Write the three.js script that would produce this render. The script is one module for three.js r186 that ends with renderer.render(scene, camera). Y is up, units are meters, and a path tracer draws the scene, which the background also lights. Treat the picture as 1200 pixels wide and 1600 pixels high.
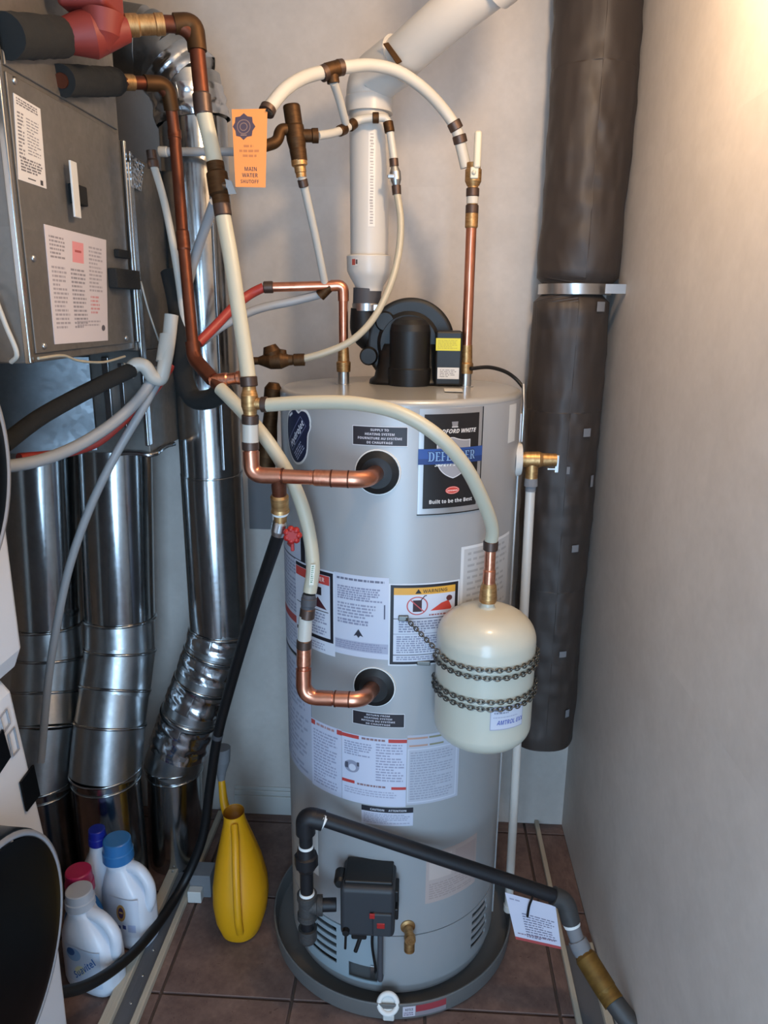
import * as THREE from 'three';
import { RectAreaLightUniformsLib } from 'three/addons/lights/RectAreaLightUniformsLib.js';
import { RoundedBoxGeometry } from 'three/addons/geometries/RoundedBoxGeometry.js';
import { mergeGeometries } from 'three/addons/utils/BufferGeometryUtils.js';

// ---------------------------------------------------------------- camera, sky, light, exposure
const scene = new THREE.Scene();
const camera = new THREE.PerspectiveCamera(2 * Math.atan(800 / 1170) * 180 / Math.PI, 0.75, 0.05, 60);
camera.position.set(0.057, 1.68, 1.77);
camera.rotation.order = 'YXZ';
camera.rotation.set(-15.2 * Math.PI / 180, 3 * Math.PI / 180, 0.6 * Math.PI / 180);
const renderer = new THREE.WebGLRenderer({ antialias: true });
renderer.toneMapping = THREE.LinearToneMapping;
renderer.toneMappingExposure = 0.88;
renderer.shadowMap.enabled = true;
RectAreaLightUniformsLib.init();
scene.background = new THREE.Color(0.46, 0.71, 1.0);

// daylight in the opening of the glazed door behind the viewer
const DAY = new THREE.Color(0.46, 0.71, 1.0);
const daylight = new THREE.RectAreaLight(DAY, 11.5, 0.76, 1.98);
daylight.position.set(0.05, 1.07, 2.66);
daylight.lookAt(0.05, 1.07, 0);
scene.add(daylight);

// ---------------------------------------------------------------- numbers and noise
function rng(seed) { let a = seed >>> 0; return () => { a = (a + 0x6D2B79F5) | 0; let t = Math.imul(a ^ (a >>> 15), 1 | a); t = (t + Math.imul(t ^ (t >>> 7), 61 | t)) ^ t; return ((t ^ (t >>> 14)) >>> 0) / 4294967296; }; }
function lattice(seed, n = 64) { const r = rng(seed), g = new Float32Array(n * n); for (let i = 0; i < g.length; i++) g[i] = r(); return (x, y) => { const xi = Math.floor(x), yi = Math.floor(y); let fx = x - xi, fy = y - yi; fx = fx * fx * (3 - 2 * fx); fy = fy * fy * (3 - 2 * fy); const w = v => ((v % n) + n) % n; const a = g[w(yi) * n + w(xi)], b = g[w(yi) * n + w(xi + 1)], c = g[w(yi + 1) * n + w(xi)], d = g[w(yi + 1) * n + w(xi + 1)]; return (a * (1 - fx) + b * fx) * (1 - fy) + (c * (1 - fx) + d * fx) * fy; }; }
const v3 = a => new THREE.Vector3(a[0], a[1], a[2]);

// ---------------------------------------------------------------- textures
function dataTex(size, fn, srgb = true, rep = [1, 1]) {
  const d = new Uint8Array(size * size * 4);
  for (let y = 0; y < size; y++) for (let x = 0; x < size; x++) { const c = fn(x / size, y / size), i = (y * size + x) * 4; d[i] = c[0]; d[i + 1] = c[1]; d[i + 2] = c[2]; d[i + 3] = 255; }
  const t = new THREE.DataTexture(d, size, size); t.wrapS = t.wrapT = THREE.RepeatWrapping; t.magFilter = THREE.LinearFilter; t.minFilter = THREE.LinearMipmapLinearFilter; t.generateMipmaps = true;
  if (srgb) t.colorSpace = THREE.SRGBColorSpace; t.repeat.set(rep[0], rep[1]); t.needsUpdate = true; return t;
}
const nA = lattice(11), nB = lattice(23), nC = lattice(37);
const fbm = (u, v, s) => 0.5 * nA(u * s, v * s) + 0.3 * nB(u * s * 2, v * s * 2) + 0.2 * nC(u * s * 4, v * s * 4);
const gray = v => [v, v, v];
const cl = v => Math.max(0, Math.min(255, v));
const bumpFine = dataTex(256, (u, v) => gray(255 * fbm(u, v, 16)), false);
const paintTex = dataTex(512, (u, v) => { const m = fbm(u, v, 8) - 0.5, f = fbm(u, v, 64) - 0.5; const k = 207 + m * 14 + f * 8; return [cl(k), cl(k - 9), cl(k - 17)]; });
const tileTex = [1, 2, 3].map(s => { const o = s * 0.37; return dataTex(256, (u, v) => { const m = fbm(u + o, v + o * 2, 4) - 0.5, f = fbm(u + o, v, 32) - 0.5, sp = nB((u + o) * 64, v * 64) > 0.93 ? -22 : 0; return [cl(116 + m * 44 + f * 24 + sp), cl(92 + m * 40 + f * 22 + sp), cl(84 + m * 36 + f * 20 + sp)]; }); });
// spangle of galvanised sheet: cells of differing reflectance
function spangle(size, cells, lo, hi, seed) {
  const r = rng(seed), pts = []; for (let j = 0; j < cells; j++) for (let i = 0; i < cells; i++) pts.push([(i + r()) / cells, (j + r()) / cells, lo + (hi - lo) * r()]);
  return dataTex(size, (u, v) => { const ci = Math.floor(u * cells), cj = Math.floor(v * cells); let best = 9, val = 0; for (let dj = -1; dj <= 1; dj++) for (let di = -1; di <= 1; di++) { const p = pts[((cj + dj + cells) % cells) * cells + ((ci + di + cells) % cells)]; let dx = Math.abs(u - p[0]), dy = Math.abs(v - p[1]); dx = Math.min(dx, 1 - dx); dy = Math.min(dy, 1 - dy); const d = dx * dx + dy * dy; if (d < best) { best = d; val = p[2]; } } return gray(val); }, false);
}
const spangleRough = spangle(256, 26, 150, 190, 5);
const spangleCol = dataTex(256, (u, v) => { const m = fbm(u, v, 6) - 0.5, f = fbm(u, v, 40) - 0.5; const k = 176 + m * 18 + f * 10; return [cl(k), cl(k + 2), cl(k + 3)]; });
const wrinkle = dataTex(256, (u, v) => gray(255 * (0.6 * nA(u * 6, v * 16) + 0.4 * nB(u * 24, v * 10))), false);
const copperTex = dataTex(128, (u, v) => { const m = fbm(u, v, 5) - 0.5, f = fbm(u, v, 24) - 0.5; return [cl(214 + m * 40 + f * 16), cl(146 + m * 56 + f * 20), cl(118 + m * 56 + f * 20)]; });
const brassTex = dataTex(128, (u, v) => { const m = fbm(u, v, 6) - 0.5; return [cl(186 + m * 60), cl(146 + m * 60), cl(98 + m * 50)]; });

// ---------------------------------------------------------------- materials
const std = o => new THREE.MeshStandardMaterial(o);
const phy = o => new THREE.MeshPhysicalMaterial(o);
const M = {
  wall: std({ map: paintTex, roughness: 0.85, bumpMap: bumpFine, bumpScale: 0.0006 }),
  wallR: std({ map: paintTex, roughness: 0.62, bumpMap: bumpFine, bumpScale: 0.0006 }),
  ceiling: std({ color: 0xd9d4cc, roughness: 0.9 }),
  trim: std({ color: 0xcfcdc8, roughness: 0.5 }),
  raw: std({ color: 0xb9ae9c, roughness: 0.8, bumpMap: bumpFine, bumpScale: 0.0006 }),
  channel: std({ color: 0x6f7074, roughness: 0.55, metalness: 0.5, bumpMap: bumpFine, bumpScale: 0.0005 }),
  grout: std({ color: 0x57473f, roughness: 0.95 }),
  tiles: tileTex.map(t => std({ map: t, roughness: 0.55 })),
  galv: std({ map: spangleCol, roughnessMap: spangleRough, roughness: 0.27, metalness: 1 }),
  galvDull: std({ map: spangleCol, color: 0xb0a8a0, roughnessMap: spangleRough, roughness: 0.7, metalness: 0.55 }),
  galvSheet: std({ map: spangleCol, color: 0xb4b8bc, roughnessMap: spangleRough, roughness: 0.62, metalness: 1 }),
  foil: std({ color: 0xcfd2d6, roughness: 0.2, metalness: 1, bumpMap: wrinkle, bumpScale: 0.003 }),
  galvElbow: std({ map: spangleCol, roughnessMap: spangleRough, roughness: 0.5, metalness: 1 }),
  jacket: phy({ color: 0xa6a5a5, roughness: 0.42, metalness: 0.15, clearcoat: 0.35, clearcoatRoughness: 0.3 }),
  lid: phy({ color: 0xa6a5a3, roughness: 0.32, metalness: 0.2, clearcoat: 0.5, clearcoatRoughness: 0.15 }),
  copper: std({ map: copperTex, roughness: 0.3, metalness: 1 }),
  oldCopper: std({ map: copperTex, color: 0x7f7068, roughness: 0.5, metalness: 0.85 }),
  brass: std({ map: brassTex, roughness: 0.42, metalness: 0.9 }),
  bronze: std({ map: brassTex, color: 0x6c625a, roughness: 0.55, metalness: 0.75 }),
  crimp: std({ color: 0x5d4c44, roughness: 0.45, metalness: 0.8 }),
  steel: std({ color: 0xc8c8c8, roughness: 0.28, metalness: 1 }),
  pex: phy({ color: 0xc6bfa9, roughness: 0.42, transmission: 0.12, thickness: 0 }),
  pexWhite: std({ color: 0xbdb9b0, roughness: 0.4 }),
  pexGrey: std({ color: 0x9a9da0, roughness: 0.45 }),
  pexClear: std({ color: 0xaea693, roughness: 0.4 }),
  pexRed: std({ color: 0xa53a31, roughness: 0.45 }),
  pvc: std({ color: 0xc8c2ba, roughness: 0.35 }),
  plastic: std({ color: 0x0d0c0c, roughness: 0.48 }),
  rubber: std({ color: 0x0c0c0e, roughness: 0.5 }),
  foam: std({ color: 0x1c1c1b, roughness: 0.95, bumpMap: bumpFine, bumpScale: 0.001 }),
  greyRubber: std({ color: 0x47464a, roughness: 0.6 }),
  blackIron: std({ color: 0x201f22, roughness: 0.5, metalness: 0.3 }),
  iron: std({ color: 0x4d4b4a, roughness: 0.6, metalness: 0.5, bumpMap: bumpFine, bumpScale: 0.001 }),
  teflon: std({ color: 0xe6e4e0, roughness: 0.7 }),
  wrap: phy({ color: 0x382f2a, roughness: 0.58, bumpMap: wrinkle, bumpScale: 0.009, clearcoat: 0.15, clearcoatRoughness: 0.4 }),
  cream: phy({ color: 0xc6c1b0, roughness: 0.4, clearcoat: 0.5, clearcoatRoughness: 0.15 }),
  enamel: phy({ color: 0xdfe0e4, roughness: 0.35, clearcoat: 0.4, clearcoatRoughness: 0.2 }),
  darkGlass: phy({ color: 0x040405, roughness: 0.3, specularIntensity: 0.35 }),
  greyPlastic: std({ color: 0x8f9095, roughness: 0.45 }),
  chain: std({ color: 0x6e6d69, roughness: 0.38, metalness: 0.95 }),
  valveGrey: std({ color: 0x303236, roughness: 0.55 }),
  red: std({ color: 0xa3201c, roughness: 0.45 }),
  redPaint: std({ color: 0x7c2a22, roughness: 0.55 }),
  yellow: phy({ color: 0xd99a0c, roughness: 0.45, bumpMap: bumpFine, bumpScale: 0.0006 }),
  yellowDeep: std({ color: 0x9a5f06, roughness: 0.6 }),
  yellowLabel: std({ color: 0xd9cf2c, roughness: 0.5 }),
  bottleWhite: phy({ color: 0xd9dde6, roughness: 0.35 }),
  capGrey: std({ color: 0xb3b6bd, roughness: 0.4 }),
  capBlue: std({ color: 0x2f6fa8, roughness: 0.35 }),
  capNavy: std({ color: 0x16258c, roughness: 0.4 }),
  capPink: std({ color: 0xa81f4c, roughness: 0.4 }),
  bottleBlue: std({ color: 0x1f6aa6, roughness: 0.35 }),
  black: std({ color: 0x090909, roughness: 0.8 }),
  dull: std({ color: 0x77777a, roughness: 0.8 }),
  greenBrass: std({ map: brassTex, color: 0x9c9566, roughness: 0.6, metalness: 0.55 }),
  silverFrame: std({ color: 0xd0d0d2, roughness: 0.3, metalness: 0.85 }),
};

// ---------------------------------------------------------------- scene helpers
const taken = {};
function numbered(name) { const n = taken[name] = (taken[name] ?? -1) + 1; return n ? name + '_' + String(n).padStart(3, '0') : name; }
const baseOf = new WeakMap();
function thing(name, label, category, base = [0, 0, 0], group) {
  const o = new THREE.Group(); o.name = numbered(name); o.position.set(base[0], base[1], base[2]); o.userData = { label, category };
  if (group) o.userData.group = group; baseOf.set(o, base); scene.add(o); return o;
}
function put(name, geo, mat, parent, label) {             // geometry is given in room coordinates
  const b = parent ? (baseOf.get(parent) || [0, 0, 0]) : [0, 0, 0];
  if (Array.isArray(geo)) geo = join(geo);
  if (b[0] || b[1] || b[2]) geo.translate(-b[0], -b[1], -b[2]);
  const m = new THREE.Mesh(geo, mat); m.name = name; m.castShadow = m.receiveShadow = true; baseOf.set(m, b);
  if (label) m.userData.label = label;
  (parent || scene).add(m); return m;
}
function struct(name, geo, mat, label, category = 'structure') { const m = put(name, geo, mat); m.userData.kind = 'structure'; if (label) { m.userData.label = label; m.userData.category = category; } return m; }
function join(list) { return mergeGeometries(list.map(g => { const h = g.index ? g.toNonIndexed() : g; for (const k of Object.keys(h.attributes)) if (!['position', 'normal', 'uv'].includes(k)) h.deleteAttribute(k); return h; })); }
function box(x0, x1, y0, y1, z0, z1, r = 0) {
  const w = x1 - x0, h = y1 - y0, d = z1 - z0;
  const g = r ? new RoundedBoxGeometry(w, h, d, 2, Math.min(r, w / 2.01, h / 2.01, d / 2.01)) : new THREE.BoxGeometry(w, h, d);
  return g.translate((x0 + x1) / 2, (y0 + y1) / 2, (z0 + z1) / 2);
}
function uvBox(g, s = 1) {                                // uv in metres on an axis-aligned box
  const p = g.attributes.position, n = g.attributes.normal, uv = g.attributes.uv;
  for (let i = 0; i < p.count; i++) { const ax = Math.abs(n.getX(i)), ay = Math.abs(n.getY(i)); if (ax > 0.6) uv.setXY(i, p.getZ(i) / s, p.getY(i) / s); else if (ay > 0.6) uv.setXY(i, p.getX(i) / s, p.getZ(i) / s); else uv.setXY(i, p.getX(i) / s, p.getY(i) / s); }
  return g;
}
// sweep a round (or oval) section along dense points; radii: number or function of 0..1; wob(s,a) adds to the radius
function sweep(pts, rad, nr = 14, opt = {}) {
  const P = pts.map(p => p.isVector3 ? p.clone() : v3(p)), n = P.length, L = [0];
  for (let i = 1; i < n; i++) L.push(L[i - 1] + P[i].distanceTo(P[i - 1]));
  const tot = L[n - 1], pos = [], uv = [], idx = [];
  let T = P[1].clone().sub(P[0]).normalize();
  let N = Math.abs(T.y) < 0.9 ? new THREE.Vector3(0, 1, 0) : new THREE.Vector3(0, 0, 1);
  N.sub(T.clone().multiplyScalar(N.dot(T))).normalize();
  const rings = [];
  for (let i = 0; i < n; i++) {
    const t = new THREE.Vector3(); if (i > 0) t.add(P[i].clone().sub(P[i - 1]).normalize()); if (i < n - 1) t.add(P[i + 1].clone().sub(P[i]).normalize()); t.normalize();
    N.sub(t.clone().multiplyScalar(N.dot(t))).normalize(); const B = t.clone().cross(N);
    const s = L[i] / tot, r0 = typeof rad === 'function' ? rad(s) : rad;
    for (let k = 0; k <= nr; k++) { const a = k / nr * Math.PI * 2; const r = r0 + (opt.wob ? opt.wob(L[i], k % nr / nr * Math.PI * 2) : 0); const c = Math.cos(a) * r, d = Math.sin(a) * r * (opt.flat || 1); pos.push(P[i].x + N.x * c + B.x * d, P[i].y + N.y * c + B.y * d, P[i].z + N.z * c + B.z * d); uv.push(k / nr * 6.283 * r0 / (opt.uvs || 0.3), L[i] / (opt.uvs || 0.3)); }
    rings.push(t);
  }
  for (let i = 0; i < n - 1; i++) for (let k = 0; k < nr; k++) { const a = i * (nr + 1) + k, b = a + nr + 1; idx.push(a, a + 1, b, b, a + 1, b + 1); }
  const g = new THREE.BufferGeometry(); g.setAttribute('position', new THREE.Float32BufferAttribute(pos, 3)); g.setAttribute('uv', new THREE.Float32BufferAttribute(uv, 2)); g.setIndex(idx); g.computeVertexNormals();
  const nn = g.attributes.normal; for (let i = 0; i < n; i++) { const a = i * (nr + 1), b = a + nr; const m = new THREE.Vector3(nn.getX(a) + nn.getX(b), nn.getY(a) + nn.getY(b), nn.getZ(a) + nn.getZ(b)).normalize(); nn.setXYZ(a, m.x, m.y, m.z); nn.setXYZ(b, m.x, m.y, m.z); }
  if (opt.open) return g;
  const caps = [g]; for (const [i, sg] of [[0, -1], [n - 1, 1]]) { const cp = [], cu = [], cn = [], t = rings[i].clone().multiplyScalar(sg); for (let k = 0; k < nr; k++) { const a = i * (nr + 1) + k; const tri = sg > 0 ? [P[i].toArray(), pos.slice(a * 3, a * 3 + 3), pos.slice(a * 3 + 3, a * 3 + 6)] : [P[i].toArray(), pos.slice(a * 3 + 3, a * 3 + 6), pos.slice(a * 3, a * 3 + 3)]; for (const q of tri) { cp.push(...q); cu.push(0, 0); cn.push(t.x, t.y, t.z); } } const c = new THREE.BufferGeometry(); c.setAttribute('position', new THREE.Float32BufferAttribute(cp, 3)); c.setAttribute('normal', new THREE.Float32BufferAttribute(cn, 3)); c.setAttribute('uv', new THREE.Float32BufferAttribute(cu, 2)); caps.push(c); }
  return join(caps);
}
const smooth = (pts, n = 40) => new THREE.CatmullRomCurve3(pts.map(p => v3(p)), false, 'centripetal').getPoints(n);
const hose = (pts, r, n = 44, nr = 12, opt) => sweep(smooth(pts, n), r, nr, opt);
function bent(pts, bend = 0.03) {                          // straight runs joined by round bends
  const P = pts.map(p => v3(p)), out = [P[0].clone()];
  for (let i = 1; i < P.length - 1; i++) { const a = P[i - 1].clone().sub(P[i]), b = P[i + 1].clone().sub(P[i]); const d = Math.min(bend, a.length() * 0.49, b.length() * 0.49); const p0 = P[i].clone().add(a.normalize().multiplyScalar(d)), p1 = P[i].clone().add(b.normalize().multiplyScalar(d)); for (let k = 0; k <= 8; k++) { const t = k / 8; out.push(p0.clone().multiplyScalar((1 - t) * (1 - t)).add(P[i].clone().multiplyScalar(2 * t * (1 - t))).add(p1.clone().multiplyScalar(t * t))); } }
  out.push(P[P.length - 1].clone()); return out;
}
const pipe = (pts, r, bend = 0.03, nr = 16, opt) => sweep(bent(pts, bend), r, nr, opt);
// a turned piece between two points: profile [[t, r], ...]
function turned(p0, p1, prof, nr = 20) {
  const a = v3(p0), b = v3(p1), d = b.clone().sub(a), len = d.length();
  const pr = []; pr.push(new THREE.Vector2(0.00001, prof[0][0] * len)); for (const [t, r] of prof) pr.push(new THREE.Vector2(r, t * len)); pr.push(new THREE.Vector2(0.00001, prof[prof.length - 1][0] * len));
  const parts = []; for (let i = 0; i < pr.length - 1; i++) if (pr[i].distanceTo(pr[i + 1]) > 1e-6) parts.push(new THREE.LatheGeometry([pr[i], pr[i + 1]], nr));
  const g = join(parts); g.applyQuaternion(new THREE.Quaternion().setFromUnitVectors(new THREE.Vector3(0, 1, 0), d.normalize())); return g.translate(a.x, a.y, a.z);
}
const lerp = (a, b, t) => [a[0] + (b[0] - a[0]) * t, a[1] + (b[1] - a[1]) * t, a[2] + (b[2] - a[2]) * t];
const cyl = (p0, p1, r, nr = 18) => turned(p0, p1, [[0, r * 0.94], [0.04, r], [0.96, r], [1, r * 0.94]], nr);
const collar = (p0, p1, r) => turned(p0, p1, [[0, r * 0.9], [0.08, r], [0.92, r], [1, r * 0.9]], 18);
// smooth lathe about a vertical axis
function lathe(prof, x, z, nr = 64, crease = false) {
  const pts = prof.map(p => new THREE.Vector2(Math.max(p[0], 1e-5), p[1]));
  const g = crease ? join(pts.slice(1).map((p, i) => new THREE.LatheGeometry([pts[i], p], nr))) : new THREE.LatheGeometry(pts, nr);
  return g.translate(x, 0, z);
}
// sheet that follows a cylinder (angle from +z towards +x)
function wrapSheet(t0, t1, y0, y1, r, cx = 0, cz = 0, n = 16, th = 0.0006) {
  const pos = [], uv = [], nor = [], idx = [];
  const row = (rr, sg) => { const s = pos.length / 3; for (let i = 0; i <= n; i++) { const t = t0 + (t1 - t0) * i / n, x = Math.sin(t), z = Math.cos(t); for (const [y, v] of [[y0, 0], [y1, 1]]) { pos.push(cx + x * rr, y, cz + z * rr); nor.push(x * sg, 0, z * sg); uv.push(i / n, v); } } return s; };
  const a = row(r + th, 1); for (let i = 0; i < n; i++) { const b = a + i * 2; idx.push(b, b + 2, b + 1, b + 1, b + 2, b + 3); }
  const c = row(r - 0.001, -1); for (let i = 0; i < n; i++) { const b = c + i * 2; idx.push(b, b + 1, b + 2, b + 1, b + 3, b + 2); }
  for (const i of [0, n]) { const o = a + i * 2, q = c + i * 2; idx.push(o, o + 1, q, q, o + 1, q + 1); }
  for (let i = 0; i < n; i++) for (const e of [0, 1]) { const o = a + i * 2 + e, q = c + i * 2 + e; idx.push(o, o + 2, q, q, o + 2, q + 2); }
  const g = new THREE.BufferGeometry(); g.setAttribute('position', new THREE.Float32BufferAttribute(pos, 3)); g.setAttribute('normal', new THREE.Float32BufferAttribute(nor, 3)); g.setAttribute('uv', new THREE.Float32BufferAttribute(uv, 2)); g.setIndex(idx); return g;
}
// curved panel with real openings: holes are [t0, t1, y0, y1] in angle and height
function perforated(t0, t1, y0, y1, r, th, holes) {
  const cut = (a, b, list, step) => { const s = [a, b, ...list.filter(v => v > a && v < b)].sort((p, q) => p - q), o = []; for (let i = 0; i < s.length - 1; i++) { if (s[i + 1] - s[i] < 1e-6) continue; const n = Math.max(1, Math.ceil((s[i + 1] - s[i]) / step)); for (let k = 0; k < n; k++) o.push(s[i] + (s[i + 1] - s[i]) * k / n); } o.push(b); return o; };
  const T = cut(t0, t1, holes.flatMap(h => [h[0], h[1]]), 0.06), Y = cut(y0, y1, holes.flatMap(h => [h[2], h[3]]), 1);
  const pos = [], nor = [], uv = [];
  const pt = (t, y, q) => [Math.sin(t) * q, y, Math.cos(t) * q];
  const quad = (a, b, c, d, n) => { [a, b, c, a, c, d].forEach((p, i) => { pos.push(...p); const m = n[[0, 1, 2, 0, 2, 3][i]]; nor.push(...m); uv.push(0, 0); }); };
  const open = (i, k) => { if (i < 0 || k < 0 || i >= T.length - 1 || k >= Y.length - 1) return true; const t = (T[i] + T[i + 1]) / 2, y = (Y[k] + Y[k + 1]) / 2; return holes.some(h => t > h[0] && t < h[1] && y > h[2] && y < h[3]); };
  for (let i = 0; i < T.length - 1; i++) for (let k = 0; k < Y.length - 1; k++) {
    if (open(i, k)) continue; const a = T[i], b = T[i + 1], c = Y[k], d = Y[k + 1], na = [Math.sin(a), 0, Math.cos(a)], nb = [Math.sin(b), 0, Math.cos(b)], neg = v => v.map(q => -q), ri = r - th;
    quad(pt(a, c, r), pt(b, c, r), pt(b, d, r), pt(a, d, r), [na, nb, nb, na]); quad(pt(b, c, ri), pt(a, c, ri), pt(a, d, ri), pt(b, d, ri), [neg(nb), neg(na), neg(na), neg(nb)]);
    const sa = [-Math.cos(a), 0, Math.sin(a)], sb = [Math.cos(b), 0, -Math.sin(b)], up = [0, 1, 0], dn = [0, -1, 0];
    if (open(i - 1, k)) quad(pt(a, c, ri), pt(a, c, r), pt(a, d, r), pt(a, d, ri), [sa, sa, sa, sa]); if (open(i + 1, k)) quad(pt(b, c, r), pt(b, c, ri), pt(b, d, ri), pt(b, d, r), [sb, sb, sb, sb]);
    if (open(i, k - 1)) quad(pt(a, c, ri), pt(b, c, ri), pt(b, c, r), pt(a, c, r), [dn, dn, dn, dn]); if (open(i, k + 1)) quad(pt(a, d, r), pt(b, d, r), pt(b, d, ri), pt(a, d, ri), [up, up, up, up]);
  }
  const g = new THREE.BufferGeometry(); g.setAttribute('position', new THREE.Float32BufferAttribute(pos, 3)); g.setAttribute('normal', new THREE.Float32BufferAttribute(nor, 3)); g.setAttribute('uv', new THREE.Float32BufferAttribute(uv, 2)); return g;
}
// flat sheet through four corners (tl, tr, br, bl) with thickness along its normal
function sheet(tl, tr, br, bl, th = 0.0008) {
  const P = [tl, tr, br, bl].map(v3), n = P[1].clone().sub(P[0]).cross(P[3].clone().sub(P[0])).normalize().negate();
  const pos = [], uv = [], nor = [];
  const tri = (a, b, c, ua, ub, uc, m) => { for (const q of [a, b, c]) pos.push(q.x, q.y, q.z); uv.push(...ua, ...ub, ...uc); for (let i = 0; i < 3; i++) nor.push(m.x, m.y, m.z); };
  const U = [[0, 1], [1, 1], [1, 0], [0, 0]], Q = P.map(p => p.clone().addScaledVector(n, th));
  tri(Q[0], Q[3], Q[2], U[0], U[3], U[2], n); tri(Q[0], Q[2], Q[1], U[0], U[2], U[1], n);
  const m = n.clone().negate(); tri(P[0], P[2], P[3], U[0], U[2], U[3], m); tri(P[0], P[1], P[2], U[0], U[1], U[2], m);
  for (let i = 0; i < 4; i++) { const j = (i + 1) % 4, e = P[j].clone().sub(P[i]).cross(n).normalize(); tri(P[i], P[j], Q[j], U[i], U[j], U[j], e); tri(P[i], Q[j], Q[i], U[i], U[j], U[i], e); }
  const g = new THREE.BufferGeometry(); g.setAttribute('position', new THREE.Float32BufferAttribute(pos, 3)); g.setAttribute('normal', new THREE.Float32BufferAttribute(nor, 3)); g.setAttribute('uv', new THREE.Float32BufferAttribute(uv, 2)); return g;
}
// printed matter
function print(w, h, draw, opt = {}) {
  const c = document.createElement('canvas'); c.width = w; c.height = h; const x = c.getContext('2d'); draw(x, w, h);
  const t = new THREE.CanvasTexture(c); t.colorSpace = THREE.SRGBColorSpace; t.anisotropy = 4; return std({ map: t, roughness: opt.roughness ?? 0.5, metalness: opt.metalness ?? 0 });
}
function greek(x, x0, y0, w, rows, step, col, seed, hgt = 0.5) { const r = rng(seed); x.fillStyle = col; for (let i = 0; i < rows; i++) { let p = x0; const end = x0 + w * (i % 5 === 4 ? 0.45 + 0.3 * r() : 0.86 + 0.14 * r()); while (p < end) { const l = step * (0.5 + 1.6 * r()); x.fillRect(p, y0 + i * step, Math.min(l, end - p), step * hgt); p += l + step * 0.35; } } }
function text(x, s, px, py, font, col, align = 'center') { x.fillStyle = col; x.font = font; x.textAlign = align; x.textBaseline = 'middle'; x.fillText(s, px, py); }

// ================================================================ THE SETTING
const XR = 0.555, XL = -1.75, ZB = -0.43, ZF = 2.7, H = 2.54;
{
  const fl = struct('floor', uvBox(box(XL - 0.1, XR + 0.1, -0.14, -0.008, ZB - 0.1, ZF + 0.1)), M.grout, 'brown tiled closet floor', 'floor');
  const TS = 0.334, J = 0.0035, r = rng(4);
  const geoCache = {};
  for (let i = -5; i <= 2; i++) for (let k = -3; k <= 9; k++) {
    const x0 = Math.max(-0.24 + TS * i + J, XL), x1 = Math.min(-0.24 + TS * (i + 1) - J, XR), z0 = Math.max(0.29 + TS * k + J, ZB), z1 = Math.min(0.29 + TS * (k + 1) - J, ZF);
    if (x1 - x0 < 0.02 || z1 - z0 < 0.02) continue;
    const key = (x1 - x0).toFixed(3) + (z1 - z0).toFixed(3);
    geoCache[key] = geoCache[key] || new RoundedBoxGeometry(x1 - x0, 0.014, z1 - z0, 1, 0.002);
    const m = new THREE.Mesh(geoCache[key], M.tiles[Math.floor(r() * 3)]); m.name = 'tile'; m.castShadow = m.receiveShadow = true; m.position.set((x0 + x1) / 2, -0.0072 + (r() - 0.5) * 0.0008, (z0 + z1) / 2); fl.add(m);
  }
}
struct('wall_back', uvBox(box(XL - 0.1, XR + 0.1, 0, H, ZB - 0.1, ZB)), M.wall, 'painted greige back wall of the closet', 'wall');
struct('wall_right', uvBox(box(XR, XR + 0.1, 0, H, ZB, ZF)), M.wallR, 'painted side wall beside the wrapped duct', 'wall');
struct('wall_left', uvBox(box(XL - 0.1, XL, 0, H, ZB, ZF)), M.wall, 'painted side wall behind the laundry machines', 'wall');
struct('ceiling', box(XL - 0.1, XR + 0.1, H, H + 0.1, ZB - 0.1, ZF + 0.1), M.ceiling, 'pale ceiling above the closet', 'ceiling');
const WX0 = -0.38, WX1 = 0.48, WY0 = 0.02, WY1 = 2.12;
struct('wall_front', join([box(XL - 0.1, WX0, 0, H, ZF, ZF + 0.1), box(WX1, XR + 0.1, 0, H, ZF, ZF + 0.1), box(WX0, WX1, 0, WY0, ZF, ZF + 0.1), box(WX0, WX1, WY1, H, ZF, ZF + 0.1)].map(g => uvBox(g))), M.wall, 'painted wall with the glazed door opposite the heater', 'wall');
{
  const w = struct('door_1', join([box(WX0, WX0 + 0.05, WY0, WY1, ZF + 0.02, ZF + 0.08), box(WX1 - 0.05, WX1, WY0, WY1, ZF + 0.02, ZF + 0.08), box(WX0 + 0.05, WX1 - 0.05, WY0, WY0 + 0.05, ZF + 0.02, ZF + 0.08), box(WX0 + 0.05, WX1 - 0.05, WY1 - 0.05, WY1, ZF + 0.02, ZF + 0.08)]), M.trim, 'white framed glazed door opposite the heater', 'door');
  put('pane', box(WX0 + 0.05, WX1 - 0.05, WY0 + 0.05, WY1 - 0.05, ZF + 0.045, ZF + 0.051), phy({ color: 0xffffff, transmission: 1, thickness: 0, roughness: 0.02 }), w);
}
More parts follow.
